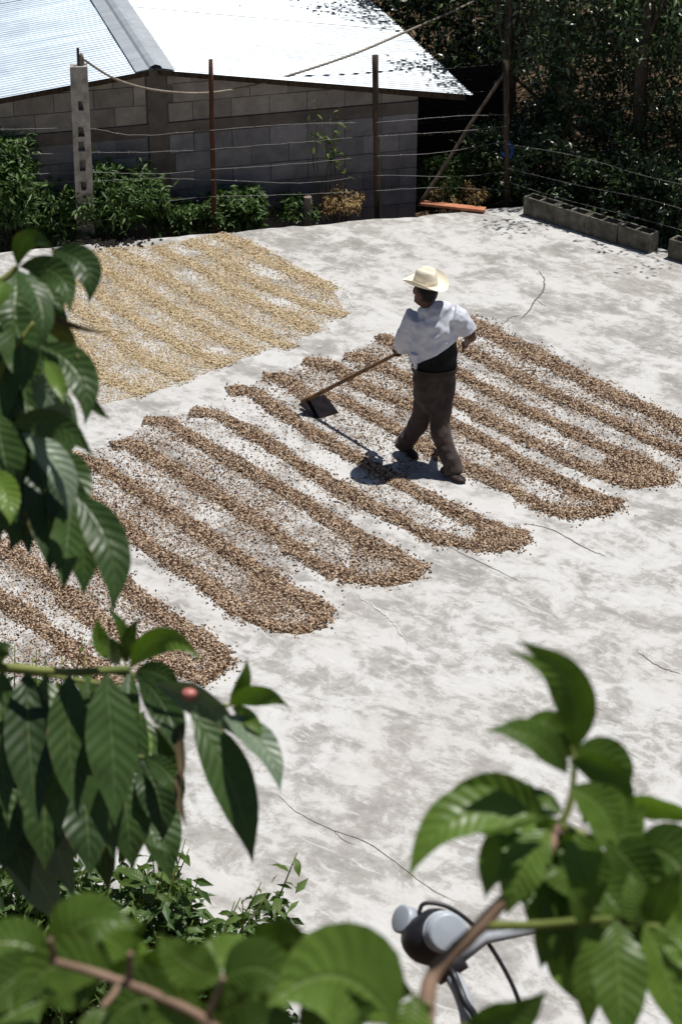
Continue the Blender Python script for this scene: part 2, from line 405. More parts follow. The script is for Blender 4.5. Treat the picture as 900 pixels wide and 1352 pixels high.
def blocks(z0, rows, m, up):
    for r in range(rows):
        za = z0+(r*(bh+g) if up else -(r+1)*(bh+g)+g)
        s = -(bw+g)*(.5 if r % 2 else 0)
        while s < WL:
            a, b = max(s, 0), min(s+bw, WL)
            for u, v in ((a, min(b, pil-.115)), (max(a, pil+.115), b)):
                if v-u < .05: continue
                j = random.uniform(-.003, .003)
                p = gclip([(u, za), (v, za), (v, za+bh), (u, za+bh)], drop+.012)
                if len(p) >= 3 and max(q[1] for q in p)-min(q[1] for q in p) > .03:
                    obj('block', *prism(p, -.15, random.uniform(0, .006)+j), m, wall)
            s += bw+g
blocks(zb+beam_h/2+g, 5, M['block_warm'], True)
blocks(zb-beam_h/2-g, 6, M['block_grey'], False)
obj('tie_beam', *prism([(0.0, zb-beam_h/2), (WL, zb-beam_h/2), (WL, zb+beam_h/2), (0.0, zb+beam_h/2)], -.15, .016), M['beam'], bld)
obj('pilaster', *prism(gclip([(pil-.1, -1), (pil+.1, -1), (pil+.1, 3), (pil-.1, 3)], drop), -.15, .022), M['beam'], bld)
# side walls, back
for s0 in (0.08, WL-.08):
    zt = roof_z(s0)-.1
    a = W0+WD*s0+BK*.12
    V, Fc = box(a+BK*3.9+Vector((0, 0, (zt-1)/2)), WD*.07, BK*3.7, Vector((0, 0, (zt+1)/2)))
    obj('side_wall', V, Fc, M['block_grey'], bld)
# roof sheets (corrugated, running down the slope)
def sheet(a0, a1, s0, z0, s1, z1, lift, m, name, par):
    na = int((a1-a0)/.0127); V, Fc = [], []
    T = .0022
    for i in range(na+1):
        a = a0+(a1-a0)*i/na; w = .010*math.sin(2*math.pi*a/.076)+lift*(1 if i > na*.5 else 0)*0+lift
        for t in (0, .33, .66, 1):
            sag = -.012*math.sin(math.pi*((t*3) % 1))
            V.append(wp(s0+(s1-s0)*t, z0+(z1-z0)*t+w+sag, OV-a))
    for i in range(na):
        for k in range(3):
            q = i*4+k; Fc.append((q, q+1, q+5, q+4))
    return obj(name, V, Fc, m, par, smooth=True)
roof = obj('roof', *join(*[box(wp((pk[0]+(re[0] if k else L_END))/2, (pk[1]+roof_z(re[0] if k else L_END-.001))/2-.05, OV-a),
      WD*((pk[0]-re[0])/2-.05)+Vector((0, 0, (1 if k else -1)*(pk[1]-roof_z(re[0] if k else L_END))/2)), BK*.03, Vector((0, 0, .03)))
      for k in (0, 1) for a in (.12, 2, 4, 6, 7.9)]), M['wood_dark'], bld)
zl = pk[1]-(L_END-pk[0])*sl_l
for i in range(10):
    a0 = i*.82; jit = random.uniform(-.003, .003)
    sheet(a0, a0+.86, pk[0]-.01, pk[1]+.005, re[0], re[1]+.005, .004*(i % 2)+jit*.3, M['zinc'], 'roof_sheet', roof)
    sheet(a0, a0+.86, pk[0]+.01, pk[1]+.005, L_END, zl+.005, .004*((i+1) % 2)+jit*.3, M['zinc_sky'], 'roof_sheet', roof)
V, Fc = [], []
for i in range(2):
    for ds, dz in ((-.20, -.20*sl_r+.032), (-.07, -.07*sl_r+.036), (-.05, .055), (0, .072), (.05, .055), (.07, -.07*sl_l+.036), (.20, -.20*sl_l+.032)):
        V.append(wp(pk[0]+ds, pk[1]+dz, OV+.03-i*8.2))
Fc = [(k, k+1, k+8, k+7) for k in range(6)]
obj('ridge_cap', V, Fc, M['zinc_cap'], roof)

# lean-to plank wall right of the building, in the shade of the eave
lw = thing('plank_wall', W0+BK*1.5+Vector((.5, 0, -.95)), 'dark stained plank wall in the shade beside the block building', 'wall')
for k in range(11):
    zc = -.86+k*.155
    V, Fc = box(W0+BK*(1.5+random.uniform(0, .015))-WD*.75+Vector((0, 0, zc)), WD*.78, BK*.012, Vector((0, 0, .073)))
    obj('plank', V, Fc, M['plank'], lw)
for s in (.05, .75, 1.45):
    V, Fc = box(W0+BK*1.55-WD*s+Vector((0, 0, -.1)), WD*.04, BK*.035, Vector((0, 0, .9)))
    obj('stud', V, Fc, M['plank'], lw)

# ------------------------------------------------------------------ fence
def Yf(px): return 18.75+1.15*px/690
def fp(px, py): return atY(px, py, Yf(px))
def pole(name, top, bot, r0, r1, m, label, zfoot=-.95, cat='post', extra=None, Yoff=0, rough=.1):
    a = atY(*bot, Yf(bot[0])+Yoff); b = atY(*top, Yf(top[0])+Yoff)
    d = (a-b); foot = a + d*((a.z-zfoot)/max(.05, b.z-a.z)) if zfoot is not None else a
    root = thing(name, foot, label, cat)
    P = [foot.lerp(b, t)+Vector((mnoise.noise(Vector((t*4, px0, 1))), mnoise.noise(Vector((t*4, px0, 5))), 0))*.018*math.sin(math.pi*t) for t in np.linspace(0, 1, 14) for px0 in [top[0]*.37]]
    obj('shaft', *tube(P, [r0+(r1-r0)*i/13 for i in range(14)], 9, rough, int(top[0])), m, root, smooth=True)
    return root, P
p1, P1 = pole('fence_post', (278, 79), (283, 262), .032, .022, M['wood_rust'], 'thin reddish wooden fence post beside the concrete post')
p2, P2 = pole('fence_post', (495, 73), (498, 277), .036, .032, M['wood_dark'], 'straight dark wooden fence post at the building corner')
p3, P3 = pole('fence_post', (667, 80), (669, 280), .036, .028, M['wood_dark'], 'rough dark corner post with a blue rag tied to it', zfoot=-.45)
V, Fc = tube(smooth_path([fp(664, 195), fp(672, 190), fp(676, 200), fp(670, 208), fp(663, 200)], 12), .022, 6, .4, 3)
obj('rag', V, Fc, M['blue_rag'], p3, True)
p4, P4 = pole('prop_pole', (668, 92), (552, 272), .022, .017, M['bark'], 'slanting weathered pole propped against the corner post', zfoot=None, cat='pole')
# concrete post with rows of dark holes
b0, b1 = fp(113, 285), fp(104, 86)
cp = thing('concrete_post', Vector((b0.x+.05, b0.y, -.95)), 'pale concrete fence post with dark knock-out holes and an insulator on top', 'post')
ax = (b1-b0).normalized(); foot = b0-ax*(b0.z+.95)/ax.z
sx = Vector((1, .1, 0)).normalized(); sy = ax.cross(sx).normalized()
bm = bmesh.new()
Lp = (b1-foot).length; hw = .088
holes = [( (fp(112, y)-foot).length/Lp) for y in (138, 170, 192, 215, 243)]
lev = [0]
for h in sorted(holes): lev += [h-.020, h+.020]
lev += [1]
cols = [-1, -.32, .32, 1]; cj = [[0, random.uniform(-.14, .1), random.uniform(-.1, .14), 0] for _ in lev]; lev = [t+(random.uniform(-.006, .006) if 0 < t < 1 else 0) for t in lev]
grid = [[bm.verts.new(foot+ax*(t*Lp)+sx*((c+cj[i][k])*hw*(1.06-.1*t))-sy*(-hw*.7)*-1) for k, c in enumerate(cols)] for i, t in enumerate(lev)]
back = [[bm.verts.new(foot+ax*(t*Lp)+sx*(c*hw*(1.06-.1*t))+sy*(hw*.7)) for c in (-1, 1)] for t in lev]
hf = []
for i in range(len(lev)-1):
    for k in range(3):
        f = bm.faces.new((grid[i][k], grid[i][k+1], grid[i+1][k+1], grid[i+1][k]))
        if k == 1 and i % 2 == 1: hf.append(f)
    bm.faces.new((back[i][1], back[i][0], back[i+1][0], back[i+1][1]))
    bm.faces.new((grid[i][0], grid[i+1][0], back[i+1][0], back[i][0])); bm.faces.new((grid[i][3], back[i][1], back[i+1][1], grid[i+1][3]))
bm.faces.new((*grid[-1], back[-1][1], back[-1][0])); bm.faces.new((*grid[0][::-1], back[0][0], back[0][1]))
bmesh.ops.recalc_face_normals(bm, faces=bm.faces)
front = hf[0].normal.copy()
for f in hf:
    r = bmesh.ops.extrude_face_region(bm, geom=[f]); vs = [v for v in r['geom'] if isinstance(v, bmesh.types.BMVert)]
    bmesh.ops.translate(bm, verts=vs, vec=-front*.07); bmesh.ops.delete(bm, geom=[f], context='FACES_ONLY')
bmesh.ops.translate(bm, verts=bm.verts[:], vec=-cp.location)
me = bpy.data.meshes.new('shaft'); bm.to_mesh(me); bm.free(); me.materials.append(M['post_conc'])
o = bpy.data.objects.new('shaft', me); C.objects.link(o); o.parent = cp
top = foot+ax*Lp
obj('pin', *tube([top-ax*.03, top+ax*.17], .014, 7), M['black'], cp)
V, Fc = tube([top+ax*z+sx*.03 for z in (.0, .02, .05, .07, .10, .12)], [.022, .030, .02, .028, .018, .01], 10)
obj('insulator', V, Fc, M['wood_grey'], cp, True)
# loose hanging supply cables
ctop = top+ax*.07+sx*.03
cab = [ctop]+[atY(x, y, Y) for x, y, Y in ((150, 103, 19.1), (200, 118, 19.2), (265, 123, 19.4), (330, 114, 19.7), (400, 94, 20.0), (470, 70, 20.4), (540, 40, 20.9), (620, 4, 21.6), (760, -70, 23))]
tag(obj('supply_cable', *tube(smooth_path(cab, 70), .013, 6), M['cable'], smooth=True), 'sagging pale supply cable running from the insulator on the concrete post', 'cable')
cab = [atY(x, y, Y) for x, y, Y in ((318, 72, 22.6), (370, 55, 22.9), (420, 35, 23.2), (475, 8, 23.6), (560, -40, 24.3))]
cab[0] = W0+WD*((cab[0]-W0).dot(WD))+BK*((cab[0]-W0).dot(BK))+Vector((0, 0, roof_z((cab[0]-W0).dot(WD))+.02))
tag(obj('supply_cable', *tube(smooth_path(cab, 40), .010, 6), M['wire'], smooth=True), 'thin grey cable rising from the white zinc roof slope', 'cable')
# barbed wire strands
def strand(pts, label, seed):
    rr = random.Random(seed); P = smooth_path([fp(x, y)+Vector((0, -.035, 0)) for x, y in pts], 60)
    P = [p+Vector((0, 0, rr.uniform(-.004, .004))) for p in P]
    parts = [tube(P, .0024, 4)]
    for i in range(2, len(P)-1, 2):
        d = Vector((rr.uniform(-.3, .3), rr.uniform(-1, 1), rr.uniform(-1, 1))).normalized()*.018
        parts.append(tube([P[i]-d, P[i]+d], .002, 3))
    o = obj('barbed_wire', *join(*parts), M['wire']); tag(o, label, 'wire', 'strands of the barbed wire fence')
lab = 'barbed wire strand between the fence posts before the block wall'
strand([(-30, 170), (112, 168), (180, 177), (281, 170), (390, 162), (496, 160), (600, 152), (668, 150)], 'topmost '+lab, 1)
strand([(-30, 232), (114, 226), (200, 228), (282, 222), (400, 214), (497, 205), (580, 200), (668, 185)], 'third from top '+lab, 2)
strand([(-30, 240), (115, 238), (200, 234), (282, 236), (400, 240), (497, 230), (600, 232), (668, 225)], 'fourth from top '+lab, 3)
strand([(-30, 268), (115, 266), (210, 264), (283, 258), (400, 255), (498, 250), (580, 246), (668, 250)], 'lowest '+lab, 4)
strand([(-30, 205), (113, 200), (200, 199), (282, 195), (400, 186), (496, 178), (600, 172), (668, 165)], 'second from top '+lab, 5)
lab2 = 'barbed wire strand leaving the corner post along the dark trees'
def strand2(pts, seed, which):
    P = smooth_path([atY(x, y, Y) for x, y, Y in pts], 40); rr = random.Random(seed)
    parts = [tube(P, .0024, 4)]
    for i in range(2, len(P)-1, 2):
        d = Vector((rr.uniform(-1, 1), rr.uniform(-.3, .3), rr.uniform(-1, 1))).normalized()*.018
        parts.append(tube([P[i]-d, P[i]+d], .002, 3))
    tag(obj('barbed_wire', *join(*parts), M['wire']), which+lab2, 'wire', 'strands beside the dark trees')
strand2([(669, 222, 19.8), (760, 244, 19.2), (850, 262, 18.6), (930, 285, 18.1)], 7, 'middle ')
strand2([(669, 240, 19.8), (740, 262, 19.3), (830, 285, 18.7), (930, 312, 18.1)], 8, 'lowest ')
strand2([(669, 190, 19.8), (760, 206, 19.2), (850, 232, 18.6), (930, 250, 18.1)], 9, 'topmost ')

# orange plank, stub, kerb blocks
a, b = gnd(556, 268, .03), gnd(640, 277, .03)
V, Fc = box((a+b)/2, (b-a)/2, Vector((-(b-a).y, (b-a).x, 0)).normalized()*.05, Vector((0, 0, .014)))
tag(bevel(obj('plank', V, Fc, M['plank_red']), .004), 'faded orange plank lying on the back edge of the patio', 'plank')
s0 = fp(406, 284)
V, Fc = tube([Vector((s0.x, s0.y+.12, -.95)), Vector((s0.x, s0.y+.12, .02)), Vector((s0.x, s0.y+.12, .15))], [.05, .045, .04], 8, .1)
tag(obj('stake', V, Fc, M['wood_grey']), 'short pale stake stub among the weeds by the wall', 'stake')

def hollow_block(c, d, par):
    """hollow block lying with its cells open upwards; d along its length"""
    d = d.normalized(); s = Vector((-d.y, d.x, 0)); Lh, Wh, Hh, t = .195, .075, .20, .026
    outer = [(-Lh, -Wh), (Lh, -Wh), (Lh, Wh), (-Lh, Wh)]
    cells = [(-Lh+t, -t/2), (t/2, Lh-t)]
    xsn = [-Lh, -Lh+t, -t/2, t/2, Lh-t, Lh]; ysn = [-Wh, -Wh+t, Wh-t, Wh]
    parts = []
    V, Fc = [], []
    idx = {}
    def v(i, j, k):
        if (i, j, k) not in idx:
            idx[i, j, k] = len(V); V.append(c+d*xsn[i]+s*ysn[j]+Vector((0, 0, Hh*k)))
        return idx[i, j, k]
    solid = lambda i, j: 0 <= i < 5 and 0 <= j < 3 and not (j == 1 and i in (1, 3))
    for i in range(5):
        for j in range(3):
            if not solid(i, j): continue
            Fc.append((v(i, j, 1), v(i+1, j, 1), v(i+1, j+1, 1), v(i, j+1, 1)))
            Fc.append((v(i, j, 0), v(i, j+1, 0), v(i+1, j+1, 0), v(i+1, j, 0)))
            if not solid(i-1, j): Fc.append((v(i, j, 0), v(i, j, 1), v(i, j+1, 1), v(i, j+1, 0)))
            if not solid(i+1, j): Fc.append((v(i+1, j, 0), v(i+1, j+1, 0), v(i+1, j+1, 1), v(i+1, j, 1)))
            if not solid(i, j-1): Fc.append((v(i, j, 0), v(i+1, j, 0), v(i+1, j, 1), v(i, j, 1)))
            if not solid(i, j+1): Fc.append((v(i, j+1, 0), v(i, j+1, 1), v(i+1, j+1, 1), v(i+1, j+1, 0)))
    return obj('block', V, Fc, M['kerb'], par)
ka, kb = gnd(688, 284), gnd(858, 337)
kd = (kb-ka).normalized(); kn = Vector((-kd.y, kd.x, 0))
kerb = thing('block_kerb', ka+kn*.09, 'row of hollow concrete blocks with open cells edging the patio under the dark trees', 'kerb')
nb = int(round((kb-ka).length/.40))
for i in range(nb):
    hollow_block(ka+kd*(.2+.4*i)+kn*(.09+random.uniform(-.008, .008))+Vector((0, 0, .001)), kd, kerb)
k2 = thing('block_kerb', kb+kd*.25+kn*.1, 'short second row of hollow blocks past the gap in the kerb', 'kerb')
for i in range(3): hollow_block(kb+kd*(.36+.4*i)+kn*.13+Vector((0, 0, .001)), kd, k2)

# ------------------------------------------------------------------ drying coffee
def ridge_pts(px): return np.array([tuple(gnd(*p))[:2] for p in px])
OCT = np.array([(1, 0, 0), (-1, 0, 0), (0, 1, 0), (0, -1, 0), (0, 0, 1), (0, 0, -1)], dtype=np.float32)
OCF = np.array([(0, 2, 4), (2, 1, 4), (1, 3, 4), (3, 0, 4), (2, 0, 5), (1, 2, 5), (3, 1, 5), (0, 3, 5)])
def beans(xy, z, size):
    n = len(xy); a = rng.uniform(0, 2*np.pi, n); t = rng.normal(0, .45, n)
    sc = size*rng.uniform(.6, 1.4, n)
    P = OCT[None]*np.stack([sc, sc*.68, sc*.55], -1)[:, None]
    ct, st = np.cos(t)[:, None], np.sin(t)[:, None]
    x, y, zz = P[..., 0]*ct-P[..., 2]*st, P[..., 1], P[..., 0]*st+P[..., 2]*ct
    ca, sa = np.cos(a)[:, None], np.sin(a)[:, None]
    V = np.stack([x*ca-y*sa+xy[:, :1], x*sa+y*ca+xy[:, 1:], zz+z[:, None]], -1)
    return V.reshape(-1, 3), (OCF[None]+6*np.arange(n)[:, None, None]).reshape(-1, 3)
def along(P, per_m, w, hgt, size, wob=.014):
    seg = np.diff(P, axis=0); ln = np.hypot(*seg.T); cum = np.concatenate([[0], np.cumsum(ln)]); T = cum[-1]
    n = int(per_m*T); s = rng.uniform(-.04, T+.04, n)
    k = np.clip(np.searchsorted(cum, s)-1, 0, len(ln)-1); u = ((s-cum[k])/ln[k])[:, None]
    d = seg[k]/ln[k][:, None]; nr = np.stack([-d[:, 1], d[:, 0]], -1)
    ph = rng.uniform(0, 6.3); gx = np.arange(-.2, T+.4, .11)
    wv = np.interp(s, gx, rng.uniform(.68, 1.3, len(gx))); dn = np.interp(s, gx+.05, rng.uniform(.45, 1.15, len(gx)))
    off = np.where(rng.random(n) < .6, rng.uniform(-1, 1, n)*.85, rng.normal(0, .62, n))
    h = hgt*np.clip(1-(off/.9)**2, 0, 1)
    xy = P[k]+seg[k]*u+nr*(off*w*wv)[:, None]+nr*(wob*np.sin(s*2.7+ph))[:, None]
    k2 = rng.random(n) < dn
    return xy[k2], (size*.5+h+rng.uniform(0, size*.6, n)*(h > .004))[k2]
def mound(P, w, hgt):
    Q = [Vector((p[0], p[1], 0)) for p in P]; Q = smooth_path(Q, max(10, len(Q)*5)); V, T = [], []
    cs = (-.8, -.5, 0, .5, .8)
    for i, p in enumerate(Q):
        t = Q[min(i+1, len(Q)-1)]-Q[max(i-1, 0)]; s = Vector((-t.y, t.x, 0)).normalized()
        e = .5 if i in (0, len(Q)-1) else 1
        for c in cs: V.append(p+s*c*w*e*.62+Vector((0, 0, .0015+hgt*.75*(1-(c/.8)**2)*e)))
    for i in range(len(Q)-1):
        for k in range(4):
            a = i*5+k; T += [(a, a+5, a+1), (a+1, a+5, a+6)]
    return np.array(V, dtype=np.float32), np.array(T)
def inpoly(poly, n):
    lo, hi = poly.min(0), poly.max(0); p = rng.uniform(lo, hi, (n, 2)); c = np.zeros(n, bool); j = len(poly)-1
    for i in range(len(poly)):
        a, b = poly[i], poly[j]
        c ^= ((a[1] > p[:, 1]) != (b[1] > p[:, 1])) & (p[:, 0] < (b[0]-a[0])*(p[:, 1]-a[1])/(b[1]-a[1]+1e-9)+a[0]); j = i
    return p[c]
def area_pts(poly, dens, patch=.5):
    lo, hi = poly.min(0), poly.max(0)
    p = inpoly(poly, int(dens*np.prod(hi-lo)))
    v = np.array([mnoise.noise(Vector((x*2.3, y*2.3, 4)))+.5*mnoise.noise(Vector((x*6, y*6, 1))) for x, y in p]) if len(p) else np.zeros(0)
    return p[rng.random(len(p)) < np.clip(.55+patch*v*1.4, .05, 1)]
def bed(ridges, areas, mk, size, per_m, w, hgt, label, group):
    Vs, Ts, nv = [], [], 0
    def add(V, T):
        nonlocal nv; Vs.append(V); Ts.append(T+nv); nv += len(V)
    nm = 0
    for r in ridges:
        px, f = (r if isinstance(r, tuple) else (r, 1))
        P = ridge_pts(px); V, T = mound(P, w*f, hgt); add(V, T); nm += len(T)
    for r in ridges:
        px, f = (r if isinstance(r, tuple) else (r, 1))
        add(*beans(*along(ridge_pts(px), per_m*f, w*f, hgt, size), size))
    for px, dens in areas:
        q = area_pts(ridge_pts(px), dens); add(*beans(q, np.full(len(q), size*.45), size))
    for px, dens in list(areas)+[(a + b[::-1], 900) for a, b in zip([q[0] if isinstance(q, tuple) else q for q in ridges], [q[0] if isinstance(q, tuple) else q for q in ridges][1:])][:0]:
        q = area_pts(ridge_pts(px), min(14000, dens*(3.4 if mk == 'dark' else .7)), .35); a = rng.uniform(0, 6.28, len(q)); c_ = rng.uniform(.0035, .0075, len(q))
        A = np.stack([np.cos(a), np.sin(a)], -1)*c_[:, None]; B = np.stack([-A[:, 1], A[:, 0]], -1)*.6
        Vq = np.stack([q-A, q-B, q+A, q+B], 1); zq = np.broadcast_to(np.array([.002, .005, .002, .004])[None, :, None], (len(q), 4, 1))
        add(np.concatenate([Vq, zq], -1).reshape(-1, 3), (np.array([(0, 1, 2), (0, 2, 3)])[None]+4*np.arange(len(q))[:, None, None]).reshape(-1, 3))
    o = tri_mesh('coffee_bed', np.concatenate(Vs), np.concatenate(Ts), M['mound_'+mk])
    o.data.materials.append(M['bean_'+mk])
    mi = np.ones(sum(len(t) for t in Ts), dtype=np.int32); mi[:nm] = 0
    o.data.polygons.foreach_set('material_index', mi)
    tag(o, label, 'coffee bed', group, 'stuff')
A1 = [(-60, 690), (0, 724), (53, 757), (100, 793), (125, 815), (170, 845), (213, 871), (263, 898)]
A2 = [(-60, 750), (0, 793), (43, 821), (78, 846), (110, 872), (150, 905)]
B1 = [(20, 668), (60, 695), (105, 727), (153, 764), (199, 800), (249, 835), (284, 857), (295, 868), (288, 884), (263, 898)]
C1 = [(60, 622), (94, 645), (133, 675), (167, 699), (200, 723), (233, 746), (267, 768), (300, 797), (325, 813), (360, 827), (400, 832), (420, 820), (427, 810)]
C2 = [(85, 600), (105, 606), (130, 617), (167, 640), (200, 660), (233, 682), (267, 703), (300, 726), (340, 753), (378, 780), (405, 797), (427, 810)]
D1 = [(153, 588), (173, 585), (200, 603), (233, 623), (267, 644), (307, 670), (347, 693), (378, 715), (407, 738), (451, 760), (500, 768), (540, 763), (553, 752)]
D2 = [(197, 555), (223, 557), (250, 577), (283, 597), (317, 617), (360, 640), (400, 661), (427, 680), (476, 711), (524, 737), (553, 752)]
E1 = [(258, 544), (287, 547), (320, 567), (353, 587), (385, 608), (433, 636), (473, 660), (517, 681), (550, 700), (575, 712), (622, 721), (666, 723), (690, 710)]
E2 = [(307, 518), (327, 515), (367, 543), (400, 563), (433, 583), (467, 603), (500, 623), (527, 640), (564, 658), (612, 682), (652, 697), (690, 708)]
F1 = [(353, 498), (373, 498), (393, 513), (413, 527), (443, 524), (473, 540), (507, 560), (549, 586), (573, 601), (612, 615), (640, 628), (675, 645), (704, 664), (735, 678), (776, 679), (802, 674), (812, 667)]
F2 = [(407, 477), (433, 481), (457, 493), (467, 503), (500, 520), (547, 540), (593, 559), (617, 571), (640, 583), (669, 597), (698, 615), (727, 630), (756, 644), (785, 657), (811, 667)]
G1 = [(460, 471), (485, 472), (500, 483), (543, 503), (590, 523), (617, 539), (645, 555), (669, 566), (698, 583), (727, 596), (756, 610), (785, 625), (819, 637), (848, 640), (884, 632)]
G2 = [(503, 446), (522, 457), (560, 473), (603, 490), (627, 506), (652, 518), (676, 533), (700, 545), (727, 558), (756, 573), (785, 587), (828, 603), (857, 614), (884, 631)]
H1 = [(575, 440), (605, 457), (622, 468), (652, 482), (683, 498), (727, 520), (770, 538), (813, 558), (848, 578), (883, 593), (920, 606)]
H2 = [(600, 420), (632, 433), (656, 445), (686, 461), (727, 480), (756, 495), (785, 509), (819, 526), (857, 542), (900, 566), (940, 590)]
gp = 'beds of dark coffee raked into ridges on the patio'
K = dict(mk='dark', size=.0098, per_m=2500, w=.098, hgt=.013, group=gp)
bed([A1, A2, B1], [(A1+A2[::-1], 3200), (B1[:-1]+A1[::-1], 2900), ([(240, 830), (297, 862), (290, 885), (263, 900), (215, 868)], 6500), ([(-60, 750), (0, 793), (78, 846), (150, 905), (60, 920), (-60, 900)], 2088)], label='dark coffee bed running behind the drooping leaves', **K)
bed([C1, C2], [(C1+C2[::-1], 3300), ([(325, 745), (427, 806), (420, 824), (385, 832), (335, 812)], 6500), (C2[:-2]+D1[8::-1], 2088)], label='dark coffee bed with tapered end between the foliage-covered bed and its neighbour', **K)
bed([D1, D2], [(D1+D2[::-1], 2900), ([(460, 705), (553, 750), (545, 764), (500, 768), (462, 755)], 5500), (D2[:8]+E1[7::-1], 869)], label='dark coffee bed with a wide white-flecked middle and rounded end', **K)
bed([E1, E2, ([(640, 700), (665, 708), (688, 712)], 1.35)], [(E1[5:]+E2[:5:-1], 1102), ([(630, 690), (692, 706), (690, 716), (660, 724), (622, 716)], 9000), (E1[:6]+E2[5::-1], 290)], label='dark coffee bed crossed by the shadow of the man, bulb-shaped dense end', **K)
bed([F1, F2], [(F1+F2[::-1], 2700), ([(740, 640), (812, 664), (805, 676), (770, 681), (735, 672)], 5000), (E2[:8]+F1[8::-1], 1508)], label='dark coffee bed being raked, passing under the walking man', **K)
bed([G1, G2, ([(800, 612), (845, 622), (878, 632)], 1.2)], [(G1+G2[::-1], 2000), ([(800, 594), (886, 628), (880, 640), (845, 642), (800, 625)], 5000), ([(467, 480), (545, 503), (547, 535), (467, 500)], 3500)], label='dark coffee bed starting behind the man with a thin pale line in its tip', **K)
bed([H1, (H2, 1.35)], [(H1+H2[::-1], 2436), (G2[3:]+H1[::-1], 1392)], label='outermost dark coffee bed with a broad dense ridge facing the bare concrete', **K)
lt = [[(85, 430), (105, 455), (122, 486), (150, 505), (194, 519)], [(85, 395), (108, 411), (141, 436), (177, 467), (213, 486), (250, 502)],
      [(95, 362), (116, 378), (163, 411), (197, 433), (236, 455), (269, 472), (296, 484)], [(115, 340), (149, 364), (191, 386), (230, 411), (269, 433), (297, 450), (340, 466)],
      [(150, 331), (197, 356), (236, 378), (274, 400), (302, 417), (340, 440), (383, 459)], [(205, 328), (247, 347), (288, 369), (311, 386), (339, 400), (380, 417), (415, 438)],
      [(250, 320), (286, 336), (317, 361), (350, 378), (389, 394), (422, 408), (452, 417)], [(289, 311), (322, 325), (356, 347), (389, 361), (417, 372), (439, 384)]]
poly = [(70, 330), (130, 328), (205, 324), (289, 308), (330, 316), (390, 350), (440, 380), (455, 414), (420, 436), (385, 456), (345, 462), (300, 482), (255, 500), (196, 520), (130, 535), (100, 520), (70, 480)]
bed(lt, [(poly, 6800)], 'light', .0088, 1600, .12, .012, 'bed of pale straw-coloured coffee spread in soft ridges near the block wall', 'bed of pale coffee')
# dark litter by the bush
q = np.array([tuple(gnd(random.gauss(145, 26), random.gauss(320, 4)))[:2] for _ in range(190)])  # small dark pieces scattered at random in a narrow band
V, T = beans(q, np.full(len(q), .008), .022)
tag(tri_mesh('dark_bits', V, T, M['dark_bit']), 'scattered dark litter on the concrete below the fence bushes', 'bits', kind='stuff')

# ------------------------------------------------------------------ leaves
PROF = [(0, .03), (.06, .28), (.15, .62), (.27, .9), (.4, 1.0), (.53, .96), (.66, .78), (.77, .53), (.86, .28), (.93, .12), (1, 0.0)]
def prof(v): return float(np.interp(v, [p[0] for p in PROF], [p[1] for p in PROF]))
def leaf_geo(P0, P1, P2, width, nrm, fold=.18, wave=.04, n=12, seed=0, tw=0.0):
    """quadratic spine P0-P1-P2; nrm ~ facing of the blade"""
    rr = random.Random(seed); V, Fc, uv = [], [], []; ph = rr.uniform(0, 6)
    cs = (-1, -.55, 0, .55, 1)
    for i in range(n+1):
        v = i/n; p = P0*(1-v)**2+P1*2*v*(1-v)+P2*v*v
        t = ((P1-P0)*(1-v)+(P2-P1)*v).normalized()
        nn = (nrm-t*nrm.dot(t)).normalized()
        nn = Matrix.Rotation(tw*(v-.5), 3, t) @ nn
        s = t.cross(nn).normalized(); w = width*.5*prof(v)
        for c in cs:
            lift = fold*abs(c)*w+wave*width*math.sin(v*17+ph+c*1.5)*abs(c)*min(1, 4*v*(1-v)+.2)
            V.append(p+s*c*w+nn*lift); uv.append((.5+.5*c, v))
    for i in range(n):
        for k in range(4):
            a = i*5+k; Fc.append((a, a+1, a+6, a+5))
    return V, Fc, uv
def leaf(par, a, b, w, d=(3.3, 3.3), bend=0.0, bow=0.0, roll=0.0, m='leaf_big', fold=.18, wave=.035, seed=None, tw=0.0):
    """a, b: base and tip; w full width; d depth of base and tip; bend sideways; bow towards the viewer; roll of the blade"""
    global LS; LS += 1
    P0, P2 = atD(*a, d[0]), atD(*b, d[1]); k = (d[0]+d[1])/2/F
    t = P2-P0; view = (CAM-(P0+P2)/2).normalized()
    side = t.cross(view).normalized()
    P1 = (P0+P2)/2+side*(bend*k*2)+view*(bow*k*2)
    nrm = Matrix.Rotation(math.radians(roll), 3, t.normalized()) @ view
    V, Fc, uv = leaf_geo(P0, P1, P2, w*k, nrm, fold, wave, 12, seed or LS, tw)
    return obj('leaf', V, Fc, M[m], par, True, uv)
LS = 0
def stem(par, pts, r, m, name='branch', n=8):
    P = smooth_path([atD(*p) for p in pts], len(pts)*7)
    rad = np.linspace(r[0], r[1], len(P))
    return obj(name, *tube(P, list(rad), n, .08, len(pts)), M[m], par, True)
def on_bank(x, y): return Vector((x, y, float(ground_z(np.array([x]), np.array([y]))[0])-.03))

